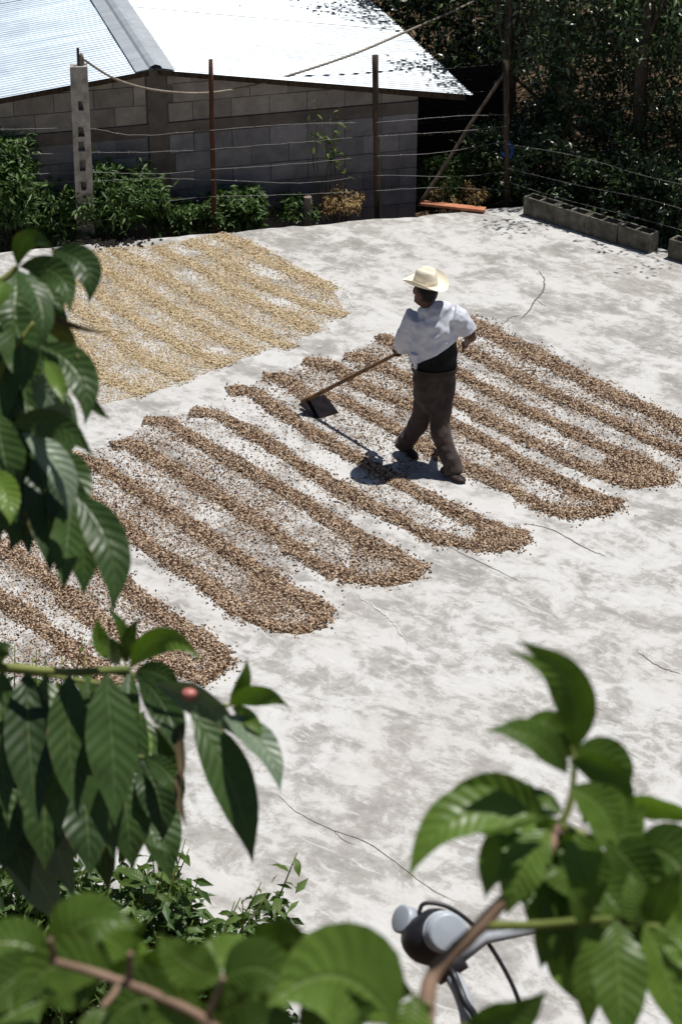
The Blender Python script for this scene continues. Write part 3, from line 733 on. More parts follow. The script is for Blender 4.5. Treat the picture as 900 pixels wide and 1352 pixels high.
# --- plant with the big drooping leaves, left of the view
root = on_bank(-1.05, 2.35)
big = thing('broadleaf_tree', root, 'dark glossy broadleaf tree with long drooping leaves, branches reaching over the patio', 'tree')
tr = [root, root+Vector((.03, .05, .8)), Vector((-1.0, 2.5, 5.2)), Vector((-.92, 2.65, 6.2)), Vector((-.84, 2.8, 7.0)), Vector((-.8, 2.85, 7.5))]
obj('trunk', *tube(smooth_path(tr, 20), list(np.linspace(.06, .022, 21)), 9, .08), M['bark'], big, True)
def off(p): # world point -> nearest photo coordinates with depth
    q = p-CAM; dd = q.y*math.cos(PITCH)-q.z*math.sin(PITCH)
    return (450+F*q.x/dd, 676-F*(q.y*math.sin(PITCH)+q.z*math.cos(PITCH))/dd, dd)
t6, t5 = off(Vector((-.84, 2.8, 6.95))), off(Vector((-.93, 2.63, 6.15)))
t4 = off(Vector((-1.0, 2.5, 5.25)))
stem(big, [t6, (-60, 410, 3.3), (0, 372, 3.3), (24, 352, 3.3)], (.010, .005), 'twig_green')
stem(big, [t6, (-50, 520, 3.4), (10, 470, 3.4), (45, 425, 3.4)], (.009, .003), 'twig_green')
stem(big, [t6, (-60, 640, 3.4), (5, 585, 3.4), (32, 540, 3.4)], (.008, .003), 'twig_green')
stem(big, [t5, (-70, 700, 3.5), (40, 630, 3.5), (100, 640, 3.5)], (.009, .003), 'twig_green')
stem(big, [t4, (-80, 880, 3.3), (0, 881, 3.3), (90, 887, 3.3), (172, 884, 3.3)], (.010, .006), 'twig_green')
stem(big, [(150, 886, 3.3), (200, 900, 3.3), (250, 925, 3.25), (302, 932, 3.2)], (.005, .003), 'twig_green', 'twig')
stem(big, [t4, (-60, 1010, 3.6), (60, 985, 3.6), (190, 1000, 3.6)], (.008, .004), 'twig_green')
U = big
LV = [  # base, tip, width, bend, roll, material, depth
 ((24, 352), (76, 333), 30, -30, 25, 'leaf_big', 3.3), ((70, 330), (117, 401), 44, -22, -10, 'leaf_big', 3.28), ((68, 332), (84, 378), 22, -8, 40, 'leaf_yellow', 3.32),
 ((26, 352), (92, 416), 40, -28, 10, 'leaf_big', 3.26), ((22, 356), (50, 464), 40, -18, -35, 'leaf_big', 3.22), ((40, 350), (78, 425), 46, -8, 0, 'leaf_big', 3.36),
 ((8, 372), (-6, 415), 40, 5, 20, 'leaf_near', 3.25), ((52, 412), (92, 440), 22, -4, 40, 'leaf_yellow', 3.3), ((50, 425), (104, 474), 26, -12, 25, 'leaf_yellow', 3.34),
 ((48, 405), (150, 440), 8, 8, 0, 'leaf_dead', 3.3), ((52, 455), (112, 562), 50, -26, -8, 'leaf_big', 3.28), ((60, 476), (84, 534), 24, -5, 10, 'leaf_near', 3.24),
 ((40, 495), (104, 590), 44, -6, 30, 'leaf_pale', 3.4), ((112, 512), (147, 554), 16, 4, 30, 'leaf_big', 3.3), ((10, 400), (30, 520), 60, -10, 20, 'leaf_big', 3.45),
 ((-10, 430), (10, 560), 60, 0, 0, 'leaf_big', 3.45), ((20, 470), (45, 580), 56, 0, 0, 'leaf_big', 3.5), ((16, 562), (124, 604), 40, -22, 12, 'leaf_big', 3.26),
 ((30, 572), (90, 690), 42, -22, -20, 'leaf_pale', 3.24), ((-5, 545), (20, 670), 62, 0, 15, 'leaf_big', 3.4), ((25, 560), (40, 734), 66, 4, 0, 'leaf_big', 3.45),
 ((5, 590), (26, 722), 60, 6, 0, 'leaf_big', 3.42), ((50, 600), (66, 758), 62, -6, 0, 'leaf_big', 3.40), ((70, 610), (90, 752), 56, -12, 0, 'leaf_big', 3.38),
 ((-12, 620), (14, 694), 40, -8, 0, 'leaf_near', 3.26), ((98, 652), (146, 812), 54, -24, -10, 'leaf_big', 3.24), ((96, 655), (84, 780), 50, 0, 25, 'leaf_big', 3.33),
 ((104, 665), (110, 788), 46, -4, 10, 'leaf_big', 3.36), ((60, 640), (90, 700), 44, 0, 0, 'leaf_big', 3.44), ((0, 500), (60, 600), 60, 0, 10, 'leaf_big', 3.55), ((-20, 480), (0, 640), 60, 0, 10, 'leaf_big', 3.5), ((20, 380), (60, 480), 54, 0, 10, 'leaf_big', 3.5),
 # middle whorl
 ((140, 889), (152, 1092), 72, -4, 4, 'leaf_big', 3.26), ((92, 890), (104, 1080), 60, 6, -12, 'leaf_big', 3.3), ((36, 886), (52, 1092), 66, 4, 0, 'leaf_big', 3.36),
 ((4, 885), (10, 1080), 66, 6, 10, 'leaf_big', 3.38), ((60, 890), (80, 1110), 68, 0, 0, 'leaf_big', 3.42), ((115, 895), (152, 1140), 74, 0, 12, 'leaf_big', 3.42),
 ((172, 886), (188, 1000), 34, 8, 20, 'leaf_big', 3.3), ((178, 888), (236, 1008), 46, -16, 10, 'leaf_big', 3.3), ((172, 882), (266, 872), 38, -34, 20, 'leaf_near', 3.26),
 ((180, 886), (240, 916), 34, -10, 15, 'leaf_big', 3.3), ((206, 905), (318, 978), 44, -14, 30, 'leaf_pale', 3.22), ((252, 940), (334, 1142), 62, -14, -14, 'leaf_big', 3.2),
 ((296, 946), (370, 1048), 42, -18, -25, 'leaf_pale', 3.18), ((226, 940), (240, 1035), 22, -6, 50, 'leaf_dead', 3.26), ((236, 1010), (247, 1095), 14, 4, 40, 'leaf_dead', 3.26),
 ((303, 932), (326, 868), 22, 6, 20, 'leaf_near', 3.2), ((303, 932), (382, 934), 32, -16, 30, 'leaf_near', 3.18), ((306, 934), (346, 974), 22, -6, 10, 'leaf_near', 3.2), ((305, 930), (366, 915), 20, -10, 45, 'leaf_near', 3.2),
 ((150, 870), (130, 815), 26, -8, 20, 'leaf_near', 3.4), ((165, 875), (140, 800), 20, 10, 40, 'leaf_near', 3.4), ((168, 876), (185, 815), 24, -8, 30, 'leaf_near', 3.4), ((158, 878), (118, 850), 28, 10, 20, 'leaf_near', 3.42),
 ((0, 880), (16, 850), 34, -8, 30, 'leaf_big', 3.3), ((186, 1000), (214, 1112), 52, -10, 0, 'leaf_big', 3.6), ((160, 998), (176, 1150), 70, 0, 0, 'leaf_big', 3.62), ((110, 992), (120, 1160), 76, 0, 0, 'leaf_big', 3.64),
 ((60, 985), (60, 1150), 76, 0, 0, 'leaf_big', 3.64), ((10, 995), (5, 1150), 76, 0, 0, 'leaf_big', 3.66), ((-10, 1000), (40, 1180), 70, 0, 0, 'leaf_big', 3.7), ((192, 1000), (240, 1060), 34, -10, 10, 'leaf_big', 3.58), ((30, 990), (100, 1190), 70, 0, 20, 'leaf_pale', 3.75), ((-10, 1090), (90, 1240), 60, -10, 30, 'leaf_pale', 3.8)]
for a, b, w, bd, ro, mm, dd in LV:
    leaf(U, a, b, w, (dd, dd-.05+random.uniform(-.04, .04)), bd, random.uniform(4, 16), ro, mm, random.uniform(.12, .3), random.uniform(.02, .05), tw=random.uniform(-.5, .5))
fr = random.Random(77)
for (x0, x1, y0, y1, nn, d0) in ((-70, 70, 390, 640, 46, 3.55), (-60, 205, 880, 1060, 44, 3.75), (-60, 60, 330, 420, 6, 3.5)):
    for _ in range(nn):
        bx_, by_ = fr.uniform(x0, x1), fr.uniform(y0, y1); dd = d0+fr.uniform(-.05, .3)
        leaf(U, (bx_, by_), (bx_+fr.uniform(-35, 45), by_+fr.uniform(80, 150)), fr.uniform(40, 66), (dd, dd-.06), fr.uniform(-20, 20), fr.uniform(0, 20), fr.uniform(-50, 50), fr.choice(['leaf_big', 'leaf_big', 'leaf_big', 'leaf_near']), fr.uniform(.1, .3), .04, tw=fr.uniform(-.8, .8))
for k, (xa, ya) in enumerate(((-70, 430), (-60, 520), (-80, 600), (-80, 900), (-70, 960), (-70, 1040))):
    stem(big, [t6 if ya < 700 else t4, (xa, ya, 3.65), (xa+80, ya-15, 3.7), (xa+(135 if ya < 700 else 260), ya+10, 3.7)], (.008, .003), 'twig_green')
V, Fc = [], []
bm = bmesh.new(); bmesh.ops.create_icosphere(bm, subdivisions=3, radius=1)
c0 = atD(250, 916, 3.2)
for v in bm.verts: v.co = Vector((v.co.x*.013, v.co.y*.011, v.co.z*(.011-.002*v.co.z)))+c0-big.location
me = bpy.data.meshes.new('cherry'); bm.to_mesh(me); bm.free(); me.materials.append(M['cherry']); me.polygons.foreach_set('use_smooth', [True]*len(me.polygons))
o = bpy.data.objects.new('cherry', me); C.objects.link(o); o.parent = big

# --- young plant at the right: soft green leaves close by
root = on_bank(.16, 1.35)
yp = thing('young_tree', root, 'young tree with soft broad green leaves rising beside the grey lamp', 'tree')
r3 = off(root)
stem(yp, [r3, (556, 1480, 2.1), (562, 1352, 2.15), (572, 1288, 2.2), (625, 1232, 2.2), (668, 1186, 2.2), (720, 1128, 2.2), (740, 1090, 2.22)], (.011, .0065), 'twig_pink', 'trunk')
stem(yp, [(735, 1100, 2.22), (752, 1060, 2.22), (757, 1020, 2.22), (756, 985, 2.22)], (.0055, .0025), 'twig_green')
stem(yp, [(640, 1222, 2.2), (700, 1222, 2.18), (800, 1215, 2.15), (870, 1225, 2.12)], (.006, .004), 'twig_green')
stem(yp, [(740, 1090, 2.2), (790, 1110, 2.2), (840, 1120, 2.2)], (.005, .004), 'twig_green')
fr = random.Random(5); RX = []
for _ in range(26):
    bx_, by_ = fr.uniform(700, 880), fr.uniform(1040, 1220); an = fr.uniform(.2, 2.6); ll = fr.uniform(70, 130)
    RX.append(((bx_, by_), (bx_+ll*math.cos(an), by_+ll*math.sin(an)), fr.uniform(40, 66), fr.uniform(-16, 16), fr.uniform(-50, 50), fr.uniform(2.22, 2.34)))
RV = RX+[((758, 990), (682, 846), 58, 34, -12, 2.2), ((752, 1000), (668, 858), 34, 36, 30, 2.24), ((748, 1022), (638, 966), 46, 24, 20, 2.16), ((745, 985), (690, 952), 40, 14, 0, 2.26), ((752, 1000), (712, 975), 30, 8, 10, 2.25),
 ((752, 998), (818, 1062), 66, -26, -10, 2.22), ((750, 1005), (822, 1100), 54, -34, 30, 2.18), ((752, 1040), (815, 1120), 54, -16, 10, 2.15), ((706, 1078), (538, 1162), 70, 44, 25, 2.16), ((720, 1080), (562, 1090), 86, 24, -8, 2.2), ((706, 1085), (640, 1188), 60, 14, 15, 2.22),
 ((700, 1080), (662, 1140), 50, 0, 0, 2.24), ((725, 1095), (668, 1210), 62, 8, 0, 2.2), ((705, 1060), (672, 1050), 34, 6, 20, 2.24), ((730, 1050), (700, 1075), 50, 0, 10, 2.26), ((745, 1130), (734, 1272), 64, 0, 10, 2.24),
 ((770, 1110), (726, 1245), 60, 0, 0, 2.26), ((835, 1118), (905, 1190), 90, -26, 0, 2.2), ((835, 1110), (925, 1215), 70, -40, 25, 2.24), ((800, 1110), (870, 1210), 74, -10, 10, 2.18), ((770, 1070), (850, 1150), 60, -12, -10, 2.2),
 ((760, 1100), (790, 1200), 66, 0, 10, 2.17), ((800, 1216), (776, 1368), 52, 8, 20, 2.16), ((812, 1214), (824, 1390), 74, 0, -8, 2.1), ((850, 1220), (900, 1380), 66, -10, 10, 2.12), ((870, 1225), (930, 1300), 50, -10, 0, 2.12),
 ((780, 1215), (750, 1170), 40, 0, 20, 2.15), ((842, 1222), (830, 1150), 44, 0, 30, 2.13), ((862, 1224), (900, 1150), 50, -8, 20, 2.14), ((700, 1150), (662, 1195), 44, 0, -10, 2.22), ((760, 1140), (830, 1230), 60, -8, 0, 2.2), ((740, 1110), (756, 1190), 70, 0, 0, 2.23),
 ((545, 1312), (466, 1236), 58, -20, -12, 2.02), ((548, 1318), (530, 1400), 60, 0, 10, 2.0), ((614, 1352), (722, 1306), 56, 16, 15, 2.0), ((600, 1360), (650, 1420), 50, 0, 0, 2.0)]
for a, b, w, bd, ro, dd in RV:
    leaf(yp, a, b, w, (dd, dd-.02+random.uniform(-.03, .03)), bd, random.uniform(3, 12), ro, 'leaf_near', random.uniform(.12, .28), random.uniform(.02, .05), tw=random.uniform(-.4, .4))
stem(yp, [(566, 1330, 2.15), (552, 1322, 2.06), (546, 1314, 2.02)], (.004, .003), 'twig_green', 'twig')
stem(yp, [(562, 1352, 2.15), (590, 1366, 2.05), (614, 1354, 2.0)], (.004, .003), 'twig_green', 'twig')

# --- low branch along the bottom edge
root = on_bank(-.02, 1.2)
lb = thing('low_sapling', root, 'leafy sapling branch with pinkish stem and rounded green leaves along the bank top', 'sapling')
r3 = off(root)
stem(lb, [r3, (404, 1950, 2.15), (372, 1650, 2.03), (335, 1470, 1.96), (300, 1385, 1.92), (272, 1348, 1.9), (215, 1318, 1.9), (165, 1298, 1.9), (110, 1280, 1.9), (66, 1268, 1.9)], (.007, .004), 'twig_pink')
for p, q in (((168, 1299), (172, 1258)), ((272, 1346), (294, 1290)), ((160, 1297), (135, 1330)), ((70, 1268), (66, 1240))):
    stem(lb, [(*p, 1.9), ((p[0]+q[0])/2+2, (p[1]+q[1])/2, 1.89), (*q, 1.88)], (.0035, .003), 'twig_pink', 'twig')
fr = random.Random(15); BX = []
for _ in range(11):
    bx_, by_ = fr.uniform(-20, 360), fr.uniform(1270, 1360); an = fr.uniform(-3.1, .3); ll = fr.uniform(70, 120)
    BX.append(((bx_, by_), (bx_+ll*math.cos(an), by_+ll*.6*math.sin(an)), fr.uniform(56, 84), fr.uniform(-16, 16), fr.uniform(-40, 40), fr.uniform(1.95, 2.05)))
BV = BX+[((66, 1266), (-40, 1262), 66, 20, 10, 1.88), ((66, 1270), (-30, 1352), 74, 14, 0, 1.86), ((70, 1262), (180, 1228), 80, -30, -12, 1.92), ((150, 1288), (20, 1340), 80, 40, -15, 1.86), ((172, 1262), (90, 1225), 70, 10, 10, 1.94), ((172, 1260), (150, 1200), 60, 0, 20, 1.97),
 ((135, 1328), (120, 1400), 50, 0, 15, 1.84), ((294, 1290), (208, 1230), 64, -12, -10, 1.86), ((294, 1292), (385, 1318), 84, -26, 5, 1.87), ((200, 1310), (270, 1250), 80, -10, 20, 1.95), ((240, 1330), (140, 1360), 90, 24, 0, 1.88), ((270, 1350), (190, 1372), 70, 20, -20, 1.84),
 ((290, 1340), (350, 1290), 70, -8, 20, 1.93), ((520, 1352), (352, 1330), 150, 52, -6, 1.84), ((400, 1370), (500, 1330), 90, -10, 10, 1.86), ((330, 1352), (300, 1300), 80, 0, 10, 1.95), ((110, 1282), (60, 1330), 70, 0, 0, 1.93), ((60, 1320), (-30, 1380), 80, 10, 10, 1.9), ((230, 1325), (250, 1270), 60, 0, 0, 1.97), ((300, 1400), (400, 1350), 80, -20, 10, 1.84)]
for a, b, w, bd, ro, dd in BV:
    dd += .07
    leaf(lb, a, b, w, (dd, dd-.02+random.uniform(-.02, .02)), bd, random.uniform(3, 10), ro, 'leaf_near', random.uniform(.12, .26), random.uniform(.02, .05), tw=random.uniform(-.3, .3))

def leaf_cloud(centers, L, wd, droop=.3, seed=1):
    """many small folded leaves (4 triangles each) at the given points"""
    r = np.random.default_rng(seed); n = len(centers)
    a = r.uniform(0, 2*np.pi, n); e = r.normal(-droop, .5, n); ro = r.normal(0, .7, n)
    t = np.stack([np.cos(a)*np.cos(e), np.sin(a)*np.cos(e), np.sin(e)], -1)
    s = np.cross(t, [0, 0, 1.0]); s /= np.linalg.norm(s, axis=1)[:, None]+1e-9; u = np.cross(s, t)
    s2 = s*np.cos(ro)[:, None]+u*np.sin(ro)[:, None]; u2 = np.cross(s2, t)
    sc = r.uniform(.6, 1.3, n)[:, None]
    b = centers; tip = b+t*L*sc-np.array([0, 0, 1])*L*.12; m1 = b+t*L*.42*sc
    V = np.stack([b, m1+s2*wd*.5*sc+u2*wd*.12, m1-s2*wd*.5*sc+u2*wd*.12, tip, m1-u2*wd*.02], 1)
    T = np.array([(0, 4, 1), (0, 2, 4), (1, 4, 3), (2, 3, 4)])
    return V.reshape(-1, 3), (T[None]+5*np.arange(n)[:, None, None]).reshape(-1, 3)
# --- shrubs growing on the foot of the bank (leaves copied as parts)
def leaf_proto(w, L, m, seed):
    V, Fc, uv = leaf_geo(Vector((0, 0, 0)), Vector((L*.5, 0, L*.14)), Vector((L, 0, -L*.12)), w, Vector((0, 0, 1)), .25, .07, 6, seed)
    o = obj('leaf', V, Fc, M[m], None, True, uv); me = o.data; bpy.data.objects.remove(o); return me
LP = [leaf_proto(.036, .095, 'leaf_mid', 1), leaf_proto(.045, .11, 'leaf_mid', 2), leaf_proto(.026, .075, 'leaf_mid', 3)]
def shrub(name, root, tips, label, cat, per=11, group=None, seed=1, meshes=LP, r=.009, sm='twig_green', scl=1.0, start=.25):
    rr = random.Random(seed); t = thing(name, root, label, cat, group)
    for tip in tips:
        tip = Vector(tip); mid = root.lerp(tip, .5)+Vector((rr.uniform(-.1, .1), rr.uniform(-.1, .1), .14))
        P = smooth_path([root, mid, tip], 14)
        obj('stem', *tube(P, list(np.linspace(r, r*.3, 15)), 6), M[sm], t, True)
        for k in range(per):
            u = start+(1-start)*(k+rr.random()*.6)/per; i = min(int(u*14), 13); p = P[i].lerp(P[i+1], min(1, u*14-i))
            o = bpy.data.objects.new('leaf', rr.choice(meshes)); C.objects.link(o); o.parent = t
            o.location = p-root
            o.rotation_euler = (rr.gauss(0, .5), rr.uniform(-.2, .9), k*2.4+rr.uniform(-.5, .5))
            s = scl*rr.uniform(.65, 1.2)*(1 if u < .93 else .6); o.scale = (s, s, s)
    return t
sh = [((-1.35, 7.0), [(60, 1110, 7.2), (20, 1140, 7.4), (110, 1160, 7.3), (70, 1200, 7.1), (10, 1220, 7.0), (-40, 1150, 7.3), (140, 1220, 7.0), (60, 1080, 7.5), (100, 1090, 7.4), (150, 1110, 7.4), (120, 1130, 7.3), (10, 1100, 7.4)], 'dense shrub with pale twigs growing at the patio edge under the drooping leaves'),
      ((-.95, 7.1), [(245, 1108, 7.3), (190, 1150, 7.2), (225, 1180, 7.2), (160, 1130, 7.4), (255, 1215, 7.1), (205, 1230, 7.0), (175, 1190, 7.1), (270, 1200, 7.3), (225, 1080, 7.5), (200, 1110, 7.4), (180, 1090, 7.4), (250, 1160, 7.3)], 'leggy shrub with a bare yellowish stem tip beside the patio edge'),
      ((-.62, 7.15), [(392, 1126, 7.3), (352, 1180, 7.2), (330, 1200, 7.2), (300, 1225, 7.1), (360, 1232, 7.1), (330, 1240, 7.0), (280, 1240, 7.0), (345, 1165, 7.25), (370, 1195, 7.2), (310, 1190, 7.2), (375, 1240, 7.1), (390, 1225, 7.15)], 'low shrub sending out one long thin shoot over the bare concrete'),
      ((-1.7, 8.0), [(60, 860, 8.4), (100, 880, 8.4), (30, 900, 8.3), (80, 930, 8.2), (130, 930, 8.2), (50, 960, 8.1), (0, 880, 8.3), (110, 840, 8.5), (20, 850, 8.4)], 'bright thin-leaved bush standing behind the branch of big leaves')]
for i, ((x, y), tips, label) in enumerate(sh):
    rt = Vector((x, y, 0)) if y > 7.35 else on_bank(x, y)
    T3 = [atY(*tp) for tp in tips]; r5 = random.Random(i+50)
    for tp in list(tips)*2:
        if i == 2 and tp[1] < 1150: continue
        T3.append(atY(tp[0]+r5.uniform(-45, 30), tp[1]+r5.uniform(5, 60), tp[2]+r5.uniform(-.25, .25)))
    sho = shrub('shrub', rt, T3, label, 'shrub', 11, None, i+3, scl=1.45 if i < 3 else .95, start=.3)
    cl = []
    for t_ in T3:
        for u_ in (.45, .62, .78): cl.append(np.array(rt.lerp(t_, u_))+np.random.default_rng(len(cl)+i*99).normal(0, .05, (26, 3)))
    fo = tri_mesh('inner_foliage', *leaf_cloud(np.concatenate(cl), .085 if i < 3 else .06, .036 if i < 3 else .02, .3, i), M['leaf_bush'], sho); fo['kind'] = 'stuff'

# ------------------------------------------------------------------ lamp on a pipe
def icyl(p, q, r0, r1, n=20):
    P = [p, p.lerp(q, .02), p.lerp(q, .5), p.lerp(q, .94), q]; return tube(P, [r0*.86, r0, (r0+r1)/2, r1, r1*.82], n)
LD = 5.0
foot = on_bank(.36, 3.3)
lamp = thing('twin_lamp', foot, 'grey twin outdoor lamp with black housing on a grey pipe', 'lamp')
jn = atD(592, 1276, LD)
fl = Vector((foot.x, foot.y, foot.z))
obj('pipe', *tube(smooth_path([fl, fl.lerp(atD(618, 1345, LD-.05), .7), atD(618, 1345, LD-.05), jn], 20), .021, 12), M['steel_grey'], lamp, True)
obj('arm', *tube([jn, atD(640, 1238, LD), atD(735, 1218, LD)], .017, 12), M['steel_grey'], lamp, True)
hb, ht = atD(588, 1270, LD-.02), atD(552, 1208, LD)
P = smooth_path([hb, hb.lerp(ht, .3), hb.lerp(ht, .65), ht], 12)
obj('housing', *tube(P, [.03, .04, .05, .06, .068, .073, .076, .077, .076, .073, .066, .055, .03], 18), M['black'], lamp, True)
def head(c, dirv, L, r, nm):
    dirv = dirv.normalized(); V, Fc = icyl(c-dirv*L*.5, c+dirv*L*.1, r*.74, r*.8)
    V2, F2 = icyl(c+dirv*L*.05, c+dirv*L*.5, r*.96, r)
    return obj(nm, *join((V, Fc), (V2, F2)), M['lamp_grey'], lamp, True)
head(atD(583, 1230, LD-.10), atD(602, 1234, LD-.22)-atD(565, 1226, LD), .11, .050, 'lamp_head')
head(atD(543, 1217, LD+.02), atD(530, 1213, LD+.0)-atD(552, 1219, LD+.03), .075, .037, 'lamp_head')
P = smooth_path([ht, atD(560, 1193, LD), atD(590, 1197, LD), atD(625, 1222, LD), atD(655, 1262, LD), atD(680, 1310, LD), atD(694, 1360, LD), atD(700, 1420, LD), Vector((.5, 3.25, float(ground_z(np.array([.5]), np.array([3.25]))[0])))], 50)
obj('cord', *tube(P, .0058, 8), M['black'], lamp, True)
obj('cord', *tube(smooth_path([hb, atD(600, 1290, LD-.03), atD(612, 1320, LD-.08), atD(634, 1372, LD-.08), foot.lerp(atD(618, 1345, LD-.05), .5)+Vector((.03, 0, 0)), foot+Vector((.02, 0, .1))], 20), .010, 8), M['black'], lamp, True)

fd = (atD(602, 1234, LD-.22)-atD(565, 1226, LD)).normalized(); fc = atD(583, 1230, LD-.10)
for k, rr_ in ((.008, .0525), (.034, .052)):
    obj('rim', *tube([fc+fd*(k-.004), fc+fd*(k-.002), fc+fd*(k+.002), fc+fd*(k+.004)], [rr_*.96, rr_, rr_, rr_*.96], 24), M['lamp_grey'], lamp, True)
obj('clamp', *tube([jn-Vector((.035, .01, .02)), jn+Vector((.035, .01, .02))], .03, 12), M['black'], lamp, True)
# ------------------------------------------------------------------ bushes and trees behind the patio
def clumps(c, rad, nclump, per, cr, seed, hollow=.55):
    r = np.random.default_rng(seed); d = r.normal(0, 1, (nclump, 3)); d /= np.linalg.norm(d, axis=1)[:, None]
    q = np.array(c)+d*np.array(rad)*(hollow+(1.12-hollow)*r.random(nclump)[:, None])*r.choice([1, 1, 1, 1.16], nclump)[:, None]
    wt = r.random(nclump)**1.6+.08
    k = r.choice(nclump, nclump*per, p=wt/wt.sum())
    return q, q[k]+r.normal(0, 1, (len(k), 3))*cr
def bush(name, base, c, rad, ncl, per, cr, L, wd, label, cat, m='leaf_bush', seed=1, group=None, stems=7, kind=True):
    t = thing(name, base, label, cat, group); q, P = clumps(c, rad, ncl, per, cr, seed)
    P[:, 2] = np.maximum(P[:, 2], base.z+.02)
    o = tri_mesh('foliage', *leaf_cloud(P, L, wd, seed=seed), M[m], t); o['kind'] = 'stuff'
    rr = random.Random(seed)
    st = []
    for i in range(stems):
        e = Vector(q[rr.randrange(len(q))]); mid = base.lerp(e, .5)+Vector((rr.uniform(-.06, .06), 0, .05))
        st.append(tube(smooth_path([base, mid, e], 8), list(np.linspace(.012, .004, 9)), 5))
    obj('stem', *join(*st), M['bark'], t, True)
    return t
def gb(px, Yo=0.25, z=-.9):
    p = fp(px, 280); return Vector((p.x, p.y+Yo, z))
def at_f(px, py, Yo): return atY(px, py, Yf(px)+Yo)
bush('bush', gb(10, .1), at_f(8, 250, .1), (.36, .3, .60), 110, 52, .05, .085, .028, 'tall leafy bush growing up against the left end of the block wall', 'bush', seed=11)
bush('bush', gb(70), at_f(75, 285, .2), (.42, .3, .22), 70, 50, .045, .08, .025, 'low dark bush between the tall bush and the concrete post', 'bush', seed=12)
bush('bush', gb(160, .15), at_f(162, 262, .12), (.42, .34, .36), 110, 52, .048, .09, .022, 'rounded fine-leaved bush hiding the foot of the concrete post', 'bush', seed=13)
bush('weed_clump', gb(255), at_f(250, 285, .2), (.38, .22, .14), 50, 50, .035, .07, .025, 'low green weeds at the foot of the reddish post', 'weeds', seed=14, stems=4)
bush('weed_clump', gb(310), at_f(312, 274, .2), (.30, .22, .18), 50, 50, .035, .08, .035, 'broad-leaved weeds between reddish post and stake stub', 'weeds', seed=15, stems=4)
bush('weed_clump', gb(385), at_f(385, 276, .25), (.22, .2, .12), 30, 40, .03, .06, .02, 'small green weed tuft beside the stake stub', 'weeds', seed=16, stems=3)
bush('weed_clump', gb(450), at_f(448, 266, .25), (.24, .16, .09), 26, 36, .035, .06, .012, 'dry straw-coloured weed tuft below the sapling', 'weeds', 'straw_dry', seed=17, stems=3)
bush('weed_clump', gb(590, .9), at_f(590, 235, .9), (.4, .4, .2), 60, 40, .04, .06, .022, 'sunlit weeds on bare earth behind the slanting pole', 'weeds', seed=18, stems=4)
bush('weed_clump', gb(620, .5), at_f(610, 255, .5), (.35, .3, .10), 40, 40, .03, .06, .012, 'dry grass beside the orange plank', 'weeds', 'straw_dry', seed=19, stems=3)
# sapling in front of the wall
LP2 = [leaf_proto(.03, .10, 'leaf_mid', 5), leaf_proto(.024, .085, 'leaf_mid', 6)]
rt = gb(438, .25)
tips = [at_f(*p, .25) for p in ((418, 128), (448, 140), (436, 150), (408, 150), (455, 195), (430, 175), (425, 160), (444, 160))]
sp = shrub('sapling', rt, tips, 'slender sunlit sapling standing in front of the grey block wall', 'sapling', 8, None, 21, LP2, .009, 'bark', 1.15, .7)

def tree(name, x, y, z0, h, crown, ncl, per, label, seed, L=.085, wd=.032, cr=.13):
    base = Vector((x, y, z0)); t = thing(name, base, label, 'tree', 'dark trees beyond the patio')
    rr = random.Random(seed); c, rad = crown
    top = Vector((x+rr.uniform(-.3, .3), y+rr.uniform(-.2, .2), z0+h))
    P = smooth_path([base, base.lerp(top, .35)+Vector((rr.uniform(-.12, .12), 0, 0)), base.lerp(top, .7)+Vector((rr.uniform(-.15, .15), 0, 0)), top], 18)
    obj('trunk', *tube(P, list(np.linspace(.09, .03, 19)), 10, .1, seed), M['bark'], t, True)
    q, pts = clumps(c, rad, ncl, per, cr, seed, .35)
    for i in range(14):
        e = Vector(q[rr.randrange(len(q))]); a = P[rr.randrange(5, 17)]
        obj('limb', *tube(smooth_path([a, a.lerp(e, .5)+Vector((0, 0, rr.uniform(-.1, .2))), e], 9), list(np.linspace(.026, .007, 10)), 6), M['bark'], t, True)
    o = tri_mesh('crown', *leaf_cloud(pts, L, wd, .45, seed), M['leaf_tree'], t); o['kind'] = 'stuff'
    return t
tree('shade_tree', 2.0, 21.6, -.6, 4.2, ((2.85, 21.6, 2.5), (1.4, 1.2, 2.3)), 330, 36, 'dark leafy tree reaching over the zinc roof eave', 31)
tree('shade_tree', 3.3, 20.4, -.4, 4.6, ((3.7, 20.8, 2.5), (1.7, 1.3, 2.4)), 410, 36, 'dense dark tree directly behind the row of hollow blocks', 32)
tree('shade_tree', 4.6, 19.2, -.4, 4.4, ((5.0, 19.7, 2.5), (1.6, 1.4, 2.3)), 330, 36, 'dark tree above the gap between the two kerb rows', 33)
tree('shade_tree', 2.6, 24.0, -.9, 5, ((2.6, 24.2, 2.4), (2.4, 1.6, 3.0)), 410, 36, 'tall dark tree standing farther back beyond the roof corner', 34, .1, .04, .17)
tree('shade_tree', 5.6, 22.8, -.5, 5, ((5.6, 22.8, 2.4), (2.3, 1.7, 2.9)), 410, 36, 'tall dark tree farther back behind the hollow blocks', 35, .1, .04, .17)
tree('shade_tree', 1.7, 27.0, -.9, 4.5, ((1.5, 27.0, 1.6), (1.5, 1.3, 2.6)), 520, 45, 'dark tree seen over the far edge of the zinc roof', 37, .11, .045, .18)
tree('shade_tree', 4.2, 27.5, -.9, 6, ((4.0, 27.5, 2.6), (4.0, 1.8, 3.6)), 410, 36, 'broad dark tree closing off the view between the trunks', 36, .13, .055, .25)
